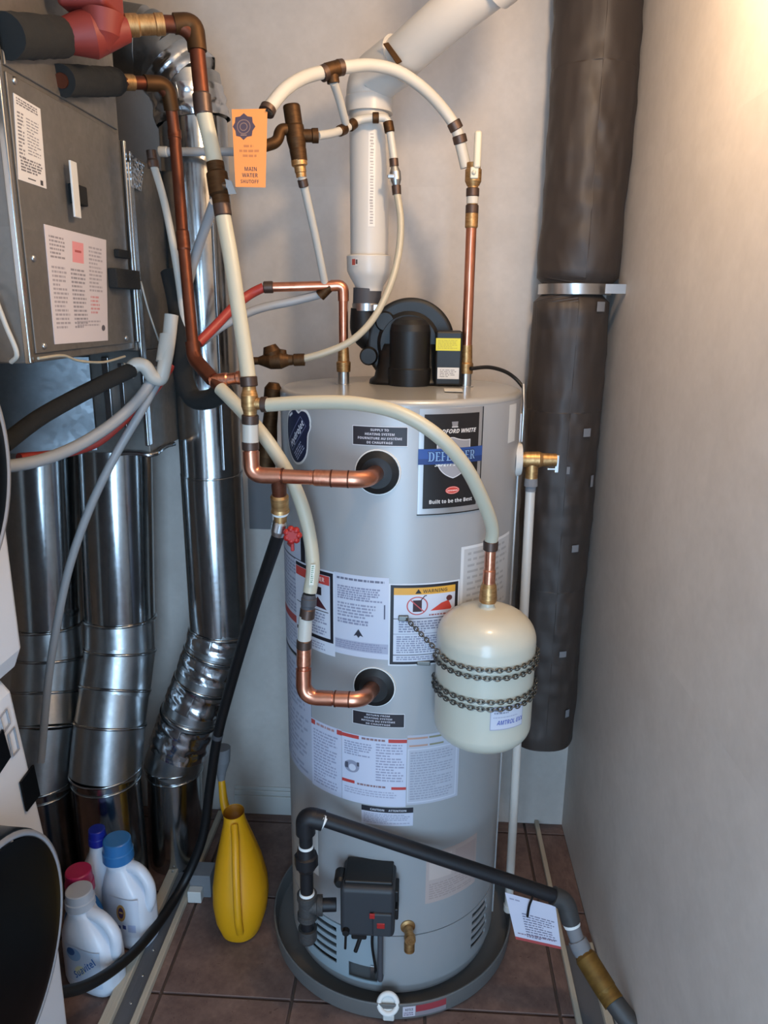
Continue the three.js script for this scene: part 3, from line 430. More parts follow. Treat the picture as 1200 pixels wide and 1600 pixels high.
// ================================================================ WATER HEATER
const R = 0.28;
const heater = thing('water_heater', 'tall grey cylindrical water heater covered with printed labels', 'water heater', [0, 0.02, 0]);
{
  const t = heater;
  put('jacket', lathe([[0.18, 0.2035], [0.2785, 0.2035], [0.2785, 0.2055], [0.28, 0.207], [0.28, 1.492]], 0, 0, 128, true), M.jacket, t);
  put('base_ring', lathe([[0.18, 0.0505], [0.18, 0.022], [0.272, 0.022], [0.274, 0.03], [0.274, 0.05], [0.18, 0.0505]], 0, 0, 96, true), M.jacket, t);
  // foot of the jacket and its access cover, with real air slots and a burner opening in front of the combustion chamber
  const v0 = [-0.8081,0.0898], v1 = [-0.4846,0.1487], vt = [-0.6392,0.1829][1], h0 = [0.8503,0.1483], h1 = [1.1024,0.0941], ht = [0.921,0.1845][1], bo = [-0.3595,0.0823], bp = [-0.0901,0.1049];
  const leftSlots = [0, 1, 2, 3, 4].map(i => [v0[0] + (i % 2) * 0.07, v1[0], vt - i * 0.024 - 0.0065, vt - i * 0.024 + 0.0065]), rightSlots = [0, 1, 2, 3, 4].map(i => [h0[0], h1[0] + (i % 2) * 0.03, ht - i * 0.024 - 0.0065, ht - i * 0.024 + 0.0065]);
  const cov = v0[0] - 0.05;
  put('jacket_foot', perforated(-0.05, Math.PI * 2 + cov, 0.052, 0.202, R, 0.003, rightSlots), M.jacket, t);
  put('access_cover', perforated(cov, -0.05, 0.052, 0.202, R + 0.001, 0.003, [...leftSlots, [bo[0], Math.min(bp[0], -0.07), bo[1] - 0.022, bo[1] + 0.022]]), std({ color: 0x9aa6ac, roughness: 0.45 }), t, 'pale blue grey access cover');
  put('combustion_chamber', lathe([[0.19, 0.05], [0.19, 0.204]], 0, 0, 64), M.iron, t, 'dark iron chamber behind the slots');  // chamber wall in the plain dark grey iron
  put('top_lid', lathe([[0.2795, 1.489], [0.2805, 1.491], [0.2802, 1.496], [0.277, 1.502], [0.271, 1.5045], [0.26, 1.5035], [0.25, 1.503], [0.12, 1.506], [0, 1.507]], 0, 0, 128), M.lid, t);
  put('side_seam', box(0.2795, 0.284, 0.06, 1.45, -0.004, 0.004, 0.001).rotateY(-0.1), M.jacket, t);
  // name plate
  const plate = print(400, 640, (x, w, h) => {
    x.fillStyle = '#1f1c1d'; x.fillRect(0, 0, w, h);
    x.fillStyle = '#8d8a8c'; x.beginPath(); x.moveTo(186, 52); x.lineTo(234, 52); x.lineTo(230, 84); x.lineTo(192, 84); x.closePath(); x.fill(); x.fillStyle = '#c5c2c3'; x.fillRect(188, 84, 46, 8);
    text(x, 'BRADFORD WHITE', 208, 116, 'italic bold 38px sans-serif', '#efeae6');
    x.fillStyle = '#9c9a9e'; x.beginPath(); x.moveTo(90, 205); x.quadraticCurveTo(160, 150, 208, 160); x.quadraticCurveTo(270, 185, 330, 178); x.lineTo(330, 300); x.quadraticCurveTo(320, 400, 208, 435); x.quadraticCurveTo(90, 395, 90, 290); x.closePath(); x.fill(); x.strokeStyle = '#d8d6d8'; x.lineWidth = 6; x.stroke();
    text(x, 'SAFETY SYSTEM', 205, 338, 'italic bold 36px sans-serif', '#f2efe8');
    x.fillStyle = '#c9473d'; x.beginPath(); x.ellipse(208, 520, 52, 27, 0, 0, 7); x.fill(); x.strokeStyle = '#eec3ba'; x.lineWidth = 3; x.beginPath(); x.ellipse(208, 520, 46, 22, 0, 0, 7); x.stroke(); text(x, 'DEFENDER', 208, 521, 'bold 15px sans-serif', '#f3d8d2');
    text(x, 'Built to be the Best', 204, 594, 'bold 35px sans-serif', '#ded9d6');
  }, { roughness: 0.35 });
  const p0 = [0.1722,1.4878], p1 = [0.6757,1.2699], q0 = [0.1734,1.4738], q1 = [0.6716,1.4748];
  const ax0 = p0[0], ax1 = q1[0] + 0.012, ay0 = p1[1], ay1 = p0[1];
  const pl = put('name_plate', wrapSheet(ax0, ax1, ay0, ay1, R + 0.0004, 0, 0, 20), M.silverFrame, t, 'silver framed black name plate');
  put('plate_outline', [wrapSheet(ax0 - 0.006, ax1 + 0.006, ay0 - 0.002, ay0, R, 0, 0, 16, 0.002), wrapSheet(ax1, ax1 + 0.006, ay0, ay1, R, 0, 0, 3, 0.002)], M.plastic, pl);
  put('plate_print', wrapSheet(ax0 + 0.035, ax1 - 0.035, ay0 + 0.012, ay1 - 0.011, R + 0.0013, 0, 0, 20), plate, pl, 'black print with a grey shield and white lettering');
  const banner = print(400, 64, (x, w, h) => { x.fillStyle = '#2c4f93'; x.fillRect(0, 0, w, h); x.fillStyle = '#213d78'; x.fillRect(0, 40, w, 24); x.lineWidth = 7; x.font = 'bold 52px serif'; x.textAlign = 'center'; x.textBaseline = 'middle'; x.strokeStyle = '#1d2f5c'; x.strokeText('DEFENDER', 200, 33); x.fillStyle = '#7fa3cf'; x.fillText('DEFENDER', 200, 33); });
  const bm = (ay0 + ay1) / 2 + 0.012;
  put('plate_banner', wrapSheet(ax0 - 0.005, ax1 + 0.005, bm - 0.016, bm + 0.016, R + 0.0022, 0, 0, 20), banner, pl, 'blue banner with raised lettering');
  // heating system stickers
  const sysLabel = (l) => print(384, 150, (x, w, h) => { x.fillStyle = '#d9d6d8'; x.fillRect(0, 0, w, h); x.fillStyle = '#231c22'; x.fillRect(4, 5, w - 8, h - 10); l.forEach((s, i) => text(x, s, w / 2, 28 + i * 32, 'bold 25px sans-serif', '#d2cdd3')); });
  const s0 = [-0.3169,1.4519], s1 = [0.0903,1.4118], s2 = [-0.1086,1.4119];
  put('supply_sticker', wrapSheet(s0[0], s1[0], s1[1], s0[1], R + 0.0003), sysLabel(['SUPPLY TO', 'HEATING SYSTEM', 'FOURNITURE AU SYSTÈME', 'DE CHAUFFAGE']), t, 'small dark sticker above the upper side tap');
  const u0 = [-0.3191,0.8094], u1 = [0.1066,0.7752];
  put('return_sticker', wrapSheet(u0[0], u1[0], u1[1], u0[1], R + 0.0003), sysLabel(['RETURN FROM', 'HEATING SYSTEM', 'RETOUR DU SYSTÈME', 'DE CHAUFFAGE']), t, 'small dark sticker under the lower side tap');
  // blue lobed sticker: a flat outline bent on to the jacket
  {
    const outline = [[-0.018, 0.048], [-0.004, 0.052], [0.008, 0.046], [0.018, 0.052], [0.032, 0.05], [0.04, 0.038], [0.041, 0.022], [0.034, 0.006], [0.033, -0.012], [0.028, -0.034], [0.014, -0.05], [-0.004, -0.054], [-0.02, -0.044], [-0.03, -0.028], [-0.036, -0.008], [-0.037, 0.016], [-0.032, 0.036]];
    const lobed = (grow, th0, y0, th) => {                    // upright strips between the lower and the upper edge of the outline
      const P = new THREE.CatmullRomCurve3(outline.map(p => new THREE.Vector3(p[0] * 1.28 * grow, p[1] * 1.16 * grow, 0)), true).getPoints(120), N = 44; let a = 9, b = -9; for (const p of P) { a = Math.min(a, p.x); b = Math.max(b, p.x); }
      const pos = [], nor = [], uv = [], idx = [];
      for (let i = 0; i <= N; i++) { const x = a + (b - a) * (0.002 + 0.996 * (0.5 - 0.5 * Math.cos(Math.PI * i / N))); let lo = 9, hi = -9; for (let k = 0; k < P.length - 1; k++) { const p = P[k], q = P[k + 1]; if ((p.x - x) * (q.x - x) <= 0 && p.x !== q.x) { const y = p.y + (q.y - p.y) * (x - p.x) / (q.x - p.x); lo = Math.min(lo, y); hi = Math.max(hi, y); } } const t = th0 + x / R; for (const y of [lo, hi]) for (const r of [R + th, R - 0.001]) { pos.push(Math.sin(t) * r, y0 + y, Math.cos(t) * r); nor.push(Math.sin(t), 0, Math.cos(t)); uv.push(x / 0.11 + 0.5, y / 0.13 + 0.5); } }
      for (let i = 0; i < N; i++) { const o = i * 4, n = o + 4; idx.push(o, n, o + 2, o + 2, n, n + 2, o, o + 1, n, n, o + 1, n + 1, o + 2, n + 2, o + 3, o + 3, n + 2, n + 3); }
      const g = new THREE.BufferGeometry(); g.setAttribute('position', new THREE.Float32BufferAttribute(pos, 3)); g.setAttribute('normal', new THREE.Float32BufferAttribute(nor, 3)); g.setAttribute('uv', new THREE.Float32BufferAttribute(uv, 2)); g.setIndex(idx); return g;
    };
    const c = [-0.8844,1.4126];
    const st = put('blue_sticker', lobed(1.0, c[0], c[1], 0.0006), M.teflon, t, 'dark blue lobed sticker with a white edge');
    const art = print(256, 300, (x, w, h) => { x.fillStyle = '#1d2340'; x.fillRect(0, 0, w, h); x.strokeStyle = '#7f88a8'; x.lineWidth = 3; x.save(); x.translate(128, 140); x.rotate(-0.82); x.strokeRect(-96, -34, 190, 62); text(x, 'HydroJet', 0, 0, 'italic bold 42px sans-serif', '#dfe2ea'); x.restore(); x.save(); x.translate(70, 50); x.rotate(-0.5); x.fillStyle = '#dfe2ea'; x.fillRect(-18, -6, 40, 12); x.restore(); x.save(); x.translate(150, 220); x.rotate(-0.82); greek(x, -50, -22, 100, 4, 13, '#aeb4c8', 31, 0.45); x.restore(); });
    put('sticker_print', lobed(0.92, c[0], c[1], 0.0012), art, st);
  }
  // middle band of labels
  const white = '#c9cad6';
  const dataSheet = print(340, 460, (x, w, h) => { x.fillStyle = white; x.fillRect(0, 0, w, h); greek(x, 20, 20, 300, 1, 15, '#6d6e80', 41, 0.8); greek(x, 24, 66, 280, 6, 13, '#8a8ba0', 42, 0.7); greek(x, 24, 160, 240, 5, 17, '#9293a6', 43, 0.6); greek(x, 24, 250, 200, 2, 16, '#8a8ba0', 44, 0.7); x.fillStyle = '#2c2c38'; x.beginPath(); x.moveTo(160, 300); x.lineTo(190, 342); x.lineTo(172, 336); x.lineTo(160, 350); x.lineTo(148, 336); x.lineTo(130, 342); x.closePath(); x.fill(); x.fillStyle = '#a9aabb'; x.fillRect(0, 372, w, 56); greek(x, 10, 378, 320, 4, 12, '#8d8ea2', 45, 0.6); x.fillStyle = '#55566a'; x.fillRect(312, 150, 8, 80); });
  const a0 = [-0.4812,1.124], a1 = [-0.0313,1.1276], a2 = [-0.2379,0.9409], a3 = [-0.2396,1.1301];
  put('data_label', wrapSheet(a0[0], a1[0], a2[1], a3[1], R + 0.0002), dataSheet, t, 'white data label');
  const warnR = print(360, 480, (x, w, h) => { x.fillStyle = '#d6d7dc'; x.fillRect(0, 0, w, h); x.fillStyle = '#1a1820'; x.fillRect(8, 8, w - 16, h - 16); x.fillStyle = '#d0d1da'; x.fillRect(24, 24, w - 48, h - 48); x.fillStyle = '#e0a23c'; x.fillRect(24, 24, w - 48, 40); x.fillStyle = '#1d1a18'; x.beginPath(); x.moveTo(128, 58); x.lineTo(144, 32); x.lineTo(160, 58); x.fill(); text(x, 'WARNING', 230, 46, 'bold 26px sans-serif', '#4a3a22'); x.fillStyle = '#3a1b1d'; x.fillRect(118, 96, 44, 66); x.strokeStyle = '#c0504f'; x.lineWidth = 6; x.beginPath(); x.arc(140, 128, 50, 0, 7); x.stroke(); x.beginPath(); x.moveTo(108, 96); x.lineTo(172, 162); x.stroke(); x.strokeStyle = '#2a2024'; x.lineWidth = 5; x.beginPath(); x.moveTo(158, 96); x.lineTo(176, 72); x.lineTo(186, 70); x.stroke(); x.fillStyle = '#cf4436'; x.beginPath(); x.moveTo(206, 160); x.lineTo(262, 120); x.lineTo(300, 108); x.lineTo(318, 150); x.lineTo(314, 162); x.fill(); x.fillStyle = '#5c2a2a'; x.beginPath(); x.arc(304, 96, 16, 0, 7); x.fill(); greek(x, 200, 180, 120, 1, 12, '#a0605e', 51, 0.7); x.fillStyle = '#2a2830'; x.fillRect(24, 200, w - 48, 4); greek(x, 50, 216, 260, 5, 14, '#85869a', 52, 0.6); x.fillRect(24, 290, w - 48, 3); greek(x, 40, 304, 270, 8, 13, '#8d8ea2', 53, 0.6); x.fillStyle = '#2a2830'; x.fillRect(24, 414, w - 48, 4); greek(x, 40, 426, 250, 2, 12, '#8d8ea2', 54, 0.6); });
  const w0 = [-0.0313,1.1276], w1 = [0.5303,1.118], w2 = [0.1373,0.9275], w3 = [0.1243,1.1181];
  put('warning_label', wrapSheet(w0[0], w1[0], w2[1], w3[1], R + 0.0004, 0, 0, 24), warnR, t, 'black bordered warning label with an orange band');
  const warnL = print(300, 420, (x, w, h) => { x.fillStyle = '#d3d4dc'; x.fillRect(0, 0, w, h); x.fillStyle = '#191720'; x.fillRect(6, 8, w - 16, h - 72); x.fillStyle = '#d0d1da'; x.fillRect(6, 26, w - 34, h - 108); x.fillStyle = '#c8433b'; x.fillRect(6, 28, w - 38, 44); text(x, 'DANGER', 180, 50, 'bold 28px sans-serif', '#f0d0c8'); x.fillStyle = '#251d22'; x.fillRect(170, 90, 46, 40); x.fillStyle = '#4c2026'; x.beginPath(); x.moveTo(160, 190); x.lineTo(190, 140); x.lineTo(250, 196); x.fill(); x.fillStyle = '#24222a'; x.fillRect(10, 206, w - 50, 4); greek(x, 60, 220, 190, 8, 14, '#8d8ea2', 61, 0.6); greek(x, 40, 372, 200, 3, 13, '#a0a1b2', 62, 0.6); });
  const l0 = [-0.9525,1.1163], l1 = [-0.4749,1.1346], l2 = [-0.5985,0.9286], l3 = [-0.5879,1.1281];
  put('danger_label', wrapSheet(l0[0], l1[0], l2[1], l3[1], R + 0.0003), warnL, t, 'black bordered label with a red band');
  const tall = print(220, 560, (x, w, h) => { x.fillStyle = '#b9bac6'; x.fillRect(0, 0, w, h); x.fillStyle = '#a83a34'; x.beginPath(); x.moveTo(110, 30); x.lineTo(140, 80); x.lineTo(80, 80); x.fill(); x.fillStyle = '#3c3b46'; x.fillRect(0, 110, w - 20, 6); greek(x, 20, 130, 170, 6, 15, '#8b8c9e', 71, 0.6); x.fillRect(0, 225, w - 20, 4); greek(x, 20, 240, 170, 8, 15, '#8b8c9e', 72, 0.6); x.fillStyle = '#a83f3b'; x.fillRect(0, 370, w - 20, 34); greek(x, 20, 420, 170, 7, 15, '#9a9bac', 73, 0.6); x.fillStyle = '#1b1a22'; x.fillRect(w - 22, 0, 22, h); x.fillRect(0, h - 14, w, 14); });
  const k0 = [-1.1962,1.1424], k1 = [-0.803,1.1732], k2 = [-1.0184,0.9015], k3 = [-0.801,1.1912];
  put('tall_label', wrapSheet(k0[0] - 0.15, k1[0], k2[1] - 0.02, k3[1], R + 0.0002), tall, t, 'tall pale label on the flank');
  const clear = print(200, 220, (x, w, h) => { x.fillStyle = '#bbb9b8'; x.fillRect(0, 0, w, h); x.fillStyle = '#d9d7d6'; x.fillRect(0, 0, w, 8); x.fillRect(0, 0, 8, h); greek(x, 20, 20, 165, 11, 18, '#a19f9f', 75, 0.4); });
  const c0 = [0.5365,1.1902], c1 = [1.1656,1.1592], c2 = [0.6192,1.0236];
  put('flank_label', wrapSheet(c0[0], c1[0], c2[1], c0[1], R + 0.0002), clear, t, 'pale grey flank label');
  // lower band
  const lowA = print(200, 330, (x, w, h) => { x.fillStyle = '#bfc1d2'; x.fillRect(0, 0, w, h); x.fillStyle = '#b3443f'; x.fillRect(0, 4, 30, 22); x.fillRect(172, 4, 28, 22); greek(x, 40, 10, 120, 1, 14, '#a9807f', 80, 0.8); greek(x, 16, 44, 165, 18, 15, '#9496ac', 81, 0.5); });
  const lowB = print(380, 400, (x, w, h) => { x.fillStyle = '#c6c8d8'; x.fillRect(0, 0, w, h); x.fillStyle = '#b93f3b'; x.fillRect(0, 4, 106, 20); x.fillRect(276, 4, 104, 20); greek(x, 122, 8, 140, 1, 13, '#8a6a6c', 82, 0.9); greek(x, 16, 44, 170, 6, 14, '#9395aa', 83, 0.55); x.fillStyle = '#8e90a2'; x.beginPath(); x.ellipse(62, 190, 46, 36, 0, 0, 7); x.fill(); x.fillStyle = '#c9cad6'; x.beginPath(); x.ellipse(66, 196, 22, 20, 0, 0, 7); x.fill(); x.fillStyle = '#4d4e5c'; x.fillRect(20, 170, 20, 34); x.fillRect(94, 160, 14, 24); greek(x, 206, 34, 160, 14, 16, '#9697ac', 84, 0.5); x.fillStyle = '#b93f3b'; x.fillRect(0, 272, 80, 18); x.fillRect(296, 282, 84, 16); greek(x, 96, 280, 180, 1, 12, '#8a6a6c', 85, 0.9); greek(x, 16, 314, 340, 3, 14, '#a2a4b8', 86, 0.5); });
  const lowC = print(300, 380, (x, w, h) => { x.fillStyle = '#b5b5bf'; x.fillRect(0, 0, w, h); x.fillStyle = '#b98f7c'; x.fillRect(0, 12, 110, 10); x.fillRect(10, 52, 100, 9); x.fillStyle = '#8a8468'; x.fillRect(116, 12, 70, 10); x.fillRect(120, 52, 80, 9); x.strokeStyle = '#c9c9d2'; x.lineWidth = 6; x.strokeRect(6, 76, 276, 290); greek(x, 18, 92, 250, 19, 14, '#9a9aa6', 87, 0.45); });
  const lowD = print(160, 380, (x, w, h) => { x.fillStyle = '#aeb0be'; x.fillRect(0, 0, w, h); greek(x, 8, 20, 144, 22, 16, '#9193a4', 88, 0.5); });
  const d0 = [-1.3795,0.6942], d1 = [-0.7501,0.7329], d2 = [-0.4188,0.7421], d3 = [0.1285,0.754], d4 = [0.5913,0.7313], dt = [-0.1398,0.7472], db = [-0.1356,0.57];
  put('lower_label', wrapSheet(d0[0] - 0.1, d1[0], db[1] + 0.005, [-0.7985,0.8771][1], R + 0.0002), lowD, t, 'pale lower label on the flank');
  put('lower_label', wrapSheet(d1[0], d2[0], db[1], dt[1] + 0.002, R + 0.0003), lowA, t, 'lower label with red marks');
  put('lower_label', wrapSheet(d2[0] + 0.003, d3[0], db[1], dt[1], R + 0.0004), lowB, t, 'lower instruction label with red bars');
  put('lower_label', wrapSheet(d3[0] + 0.004, d4[0], db[1] + 0.004, dt[1] + 0.008, R + 0.0003), lowC, t, 'grey lower label');
  const caution = print(320, 130, (x, w, h) => { x.fillStyle = '#c3c4d2'; x.fillRect(0, 0, w, h); x.fillStyle = '#23222b'; x.fillRect(0, 0, w, 36); text(x, '▲ CAUTION  ▲ ATTENTION', 160, 19, 'bold 20px sans-serif', '#d8d8e0'); greek(x, 14, 48, 290, 6, 12, '#9fa0b2', 90, 0.6); });
  const e0 = [-0.24,0.5662], e1 = [0.1924,0.5174], e2 = [-0.0233,0.5666];
  put('caution_label', wrapSheet(e0[0], e1[0], [-0.0213,0.5182][1], e2[1], R + 0.0003), caution, t, 'small caution label with a dark band');
  const tinted = print(200, 240, (x, w, h) => { x.fillStyle = '#b9a49c'; x.fillRect(0, 0, w, h); x.fillStyle = '#c6b2a8'; x.fillRect(10, 20, 80, 110); x.fillStyle = '#b09a93'; x.fillRect(104, 20, 90, 120); greek(x, 12, 150, 170, 7, 11, '#a8938c', 91, 0.5); });
  const f0 = [0.3183,0.4054], f1 = [0.8554,0.4364], f2 = [0.329,0.2906];
  put('pinkish_patch', wrapSheet(f0[0], f1[0], f2[1], f0[1] + 0.03, R + 0.0002), tinted, t, 'faded pinkish patch low on the jacket');  // pinkish rectangle with two squares and rows of short bars
  put('strip_label', wrapSheet([-0.8045,0.4411][0], [-0.6871,0.4597][0], [-0.7591,0.3132][1], [-0.7469,0.4597][1], R + 0.0003, 0, 0, 4), M.teflon, t, 'narrow white strip');
  put('small_tag', wrapSheet([1.0285,1.4729][0], [1.1692,1.4686][0], [1.1169,1.3997][1], [1.0723,1.4826][1], R + 0.0003, 0, 0, 4), M.trim, t);
  // side taps: black escutcheons, white ring behind
  for (const [th, y] of [[-0.1258,1.3575], [-0.1377,0.8733]]) {
    const c = [Math.sin(th) * R, y, Math.cos(th) * R], n = [Math.sin(th), 0, Math.cos(th)], at = d => [c[0] + n[0] * d, y, c[2] + n[2] * d];
    const e = put('escutcheon', turned(at(-0.006), at(0.012), [[0, 0.046], [0.6, 0.045], [1, 0.032]], 36), M.plastic, t, 'black round escutcheon');
    put('escutcheon_ring', turned(at(-0.008), at(0.002), [[0, 0.0485], [1, 0.0475]], 36), M.teflon, e);
  }
  // gas valve
  {
    const g0 = [-0.1078,0.4129,0.365], g1 = [0.0173,0.2789,0.365]; const x0 = g0[0], x1 = g1[0], y1 = g0[1], y0 = g1[1];
    const gv = put('gas_valve', box(x0, x1, y0, y1, 0.262, 0.365, 0.012), M.valveGrey, t, 'dark grey gas control box');
    put('valve_lid', box(x0 + 0.008, x1 - 0.006, y1 - 0.004, y1 + 0.008, 0.27, 0.35, 0.004), M.plastic, gv);
    put('valve_step', box((x0 + x1) / 2 + 0.012, x1 - 0.006, y0 + 0.012, y1 - 0.06, 0.36, 0.372, 0.004), M.valveGrey, gv);
    put('side_clip', [box(x1 - 0.002, x1 + 0.008, y1 - 0.05, y1 - 0.02, 0.3, 0.345, 0.003), box(x1 - 0.002, x1 + 0.008, y0 + 0.035, y0 + 0.065, 0.3, 0.345, 0.003)], M.plastic, gv);
    put('red_mark', box(-0.047, -0.035, y0 + 0.062, y0 + 0.075, 0.37, 0.3735, 0.001).translate(x1 - 0.01, 0, 0), M.red, gv, 'small red mark');
    put('red_mark', box(-0.03, -0.012, y0 + 0.036, y0 + 0.05, 0.37, 0.3735, 0.001).translate(x1 - 0.01, 0, 0), M.red, gv, 'small red mark');
    put('knob', turned([x0 - 0.004, y1 - 0.012, 0.3], [x0 - 0.004, y1 - 0.012, 0.34], [[0, 0.014], [0.8, 0.014], [1, 0.01]]), M.plastic, gv);
    put('igniter_button', [turned([x0 + 0.014, y0 + 0.02, 0.34], [x0 + 0.014, y0 + 0.02, 0.376], [[0, 0.009], [1, 0.008]]), cyl([x0 + 0.014, y0 + 0.02, 0.37], [x0 + 0.012, y0 - 0.03, 0.368], 0.003)], M.plastic, gv);
    put('outlet_block', box(x0 + 0.024, x0 + 0.06, y0 - 0.022, y0 + 0.004, 0.29, 0.35, 0.004), M.plastic, gv);
    put('lower_lever', cyl([x0 + 0.045, y0 - 0.02, 0.345], [x0 + 0.034, y0 - 0.055, 0.35], 0.005), M.plastic, gv);
    put('gas_tube', pipe([[x1 - 0.034, y0 + 0.01, 0.32], [x1 - 0.034, 0.11, 0.32], [x1 - 0.034, 0.075, 0.27]], 0.007, 0.02), M.greyRubber, t, 'grey tube to the burner');
    put('thermopile_lead', hose([[x1 - 0.05, y0 + 0.005, 0.32], [x1 - 0.054, y0 - 0.06, 0.318], [x1 - 0.046, 0.13, 0.305], [x1 - 0.05, 0.08, 0.27]], 0.0035, 24, 8), M.plastic, t);
  }
  // flap beside the burner opening, drain valve
  put('opening_flap', wrapSheet(bp[0] - 0.06, bp[0] - 0.02, bo[1] - 0.01, bo[1] + 0.03, R + 0.004, 0, 0, 4, 0.003), M.steel, t);
  {
    const c = [0.1682,0.2324], s = [Math.sin(c[0]), 0, Math.cos(c[0])], at = (r, y) => [s[0] * r, y, s[2] * r];
    const d = put('drain_valve', turned(at(R - 0.004, c[1]), at(R + 0.045, c[1]), [[0, 0.018], [0.15, 0.018], [0.2, 0.011], [0.7, 0.011], [0.75, 0.014], [1, 0.013]]), M.brass, t, 'brass drain cock');
    put('hose_thread', turned(at(R + 0.03, c[1] - 0.002), at(R + 0.032, c[1] - 0.04), [[0, 0.011], [0.5, 0.013], [1, 0.013]]), M.brass, d);
  }
  // water nipples on the lid
  for (const p of [[0.1519,1.506,-0.0185], [-0.1359,1.506,-0.0191]]) put('nipple', turned([p[0], 1.5, p[2]], [p[0], 1.55, p[2]], [[0, 0.019], [0.12, 0.019], [0.14, 0.0135], [1, 0.0135]]), M.steel, t, 'bright steel nipple');
  const mini = [0.1099,1.506,0.0326];
  put('lid_label', box(0.1, 0.14, 1.5068, 1.508, mini[2] + 0.03, mini[2] + 0.09).translate(0.0, 0, 0), M.trim, t);
  // blower on the lid
  {
    const bc = [0.02,1.6006,-0.04], bx = bc[0], by = bc[1];
    const sh = new THREE.Shape(); sh.absarc(0, 0, 0.105, 0, Math.PI * 2, false);
    const b = put('blower', new THREE.ExtrudeGeometry(sh, { depth: 0.075, bevelEnabled: true, bevelThickness: 0.01, bevelSize: 0.01, bevelOffset: -0.01, bevelSegments: 4, curveSegments: 48 }).translate(bx, by, -0.13), M.plastic, t, 'black draft blower on the lid');
    put('motor_housing', lathe([[0.05, 1.507], [0.05, 1.545], [0.047, 1.548], [0.047, 1.63], [0.044, 1.645], [0.034, 1.656], [0.016, 1.662], [0, 1.663]], bx, -0.012, 36, true), M.plastic, b);
    put('base_skirt', loft([[1.506, bx, -0.07, 0.098, 0.075, 3], [1.515, bx, -0.07, 0.097, 0.074, 3], [1.522, bx, -0.07, 0.086, 0.066, 3], [1.56, bx, -0.07, 0.078, 0.06, 3], [1.6, bx, -0.075, 0.08, 0.05, 3]], 40), M.plastic, b);
    put('motor_flange', [turned([bx - 0.004, by, -0.06], [bx - 0.004, by, -0.034], [[0, 0.078], [0.7, 0.074], [1, 0.066]], 36)], M.plastic, b);
    const oc = [-0.0925,1.6455,-0.08];
    put('outlet_elbow', sweep(bent([[bx - 0.03, by + 0.012, -0.085], [oc[0], by + 0.012, -0.083], [oc[0], by + 0.08, -0.08]], 0.05), s => 0.042 - 0.01 * s, 22), M.plastic, b);
    put('scroll_ear', [turned([bx - 0.098, by - 0.03, -0.12], [bx - 0.098, by - 0.03, -0.03], [[0, 0.022], [0.9, 0.022], [1, 0.018]], 20), turned([bx - 0.06, by + 0.05, -0.12], [bx - 0.06, by + 0.05, -0.035], [[0, 0.024], [0.9, 0.024], [1, 0.02]], 20)], M.plastic, b);
    const j0 = [0.0788,1.632,0.01], j1 = [0.1409,1.5248,0.01];
    put('junction_box', box(j0[0], j1[0], 1.508, j0[1], -0.07, 0.01, 0.006), M.plastic, b, 'black junction box');
    const yl = print(160, 96, (x, w, h) => { x.fillStyle = '#d3c92b'; x.fillRect(0, 0, w, h); greek(x, 12, 14, 134, 6, 12, '#b3a829', 95, 0.5); });
    put('yellow_label', box(j0[0] + 0.001, j1[0] - 0.005, j0[1] - 0.044, j0[1] - 0.016, 0.009, 0.0115, 0.0005), yl, b, 'yellow label');
    put('white_label', box(j0[0] + 0.006, j1[0] - 0.006, 1.524, 1.55, 0.009, 0.0115, 0.0005), print(128, 96, (x, w, h) => { x.fillStyle = '#d8d7d5'; x.fillRect(0, 0, w, h); greek(x, 14, 16, 100, 5, 14, '#8f8d8d', 96, 0.5); }), b, 'small white label');
    put('power_cable', hose([[0.1612,1.5476,0], [0.2078,1.549,-0.03], [0.2478,1.5376,-0.05], [0.2741,1.5205,-0.06], [0.2923,1.5005,-0.05]], 0.0045, 30, 8), M.rubber, b, 'black cable from the junction box');
  }
  put('control_conduit', hose([[0.2892,1.5115,-0.03], [0.2901,1.4537,-0.01], [0.29,1.3776,-0.01]], 0.004, 20, 8), M.steel, t);
  // relief valve on the flank
  {
    const c = [0.3073,1.3454,0.045], y = c[1], rz = 0.045;
    const rv = put('relief_valve', [turned([0.285, y, rz], [0.365, y, rz], [[0, 0.016], [0.1, 0.018], [0.5, 0.019], [0.6, 0.016], [1, 0.015]]), turned([0.31, y - 0.005, rz], [0.31, y - 0.045, rz], [[0, 0.015], [1, 0.0145]])], M.brass, t, 'brass relief valve');
    put('valve_flange', turned([0.268, y, rz], [0.284, y, rz], [[0, 0.042], [1, 0.036]], 32), M.trim, rv);
    put('test_lever', [box(0.362, 0.372, y - 0.03, y + 0.012, rz - 0.004, rz + 0.004, 0.002), box(0.345, 0.366, y - 0.024, y - 0.018, rz - 0.004, rz + 0.004, 0.002)], M.steel, rv);
    put('adapter', turned([0.31, y - 0.044, rz], [0.31, y - 0.075, rz], [[0, 0.015], [0.6, 0.016], [0.65, 0.0125], [1, 0.0125]]), M.dull, rv, 'grey adapter');
  }
}
{
  const y = [0.3073,1.3454,0.045][1] - 0.07;
  const t = thing('discharge_pipe', 'thin white plastic pipe running down from the relief valve', 'pipe', [0.32, 0.08, 0.045]);
  put('tube', sweep([[0.31, y, 0.045], [0.3155, 0.7, 0.045], [0.322, 0.1, 0.045]], 0.0115, 16), M.pvc, t);
  put('loose_end', cyl([0.322, 0.1, 0.045], [0.322, 0.08, 0.045], 0.0135), M.pvc, t);
}
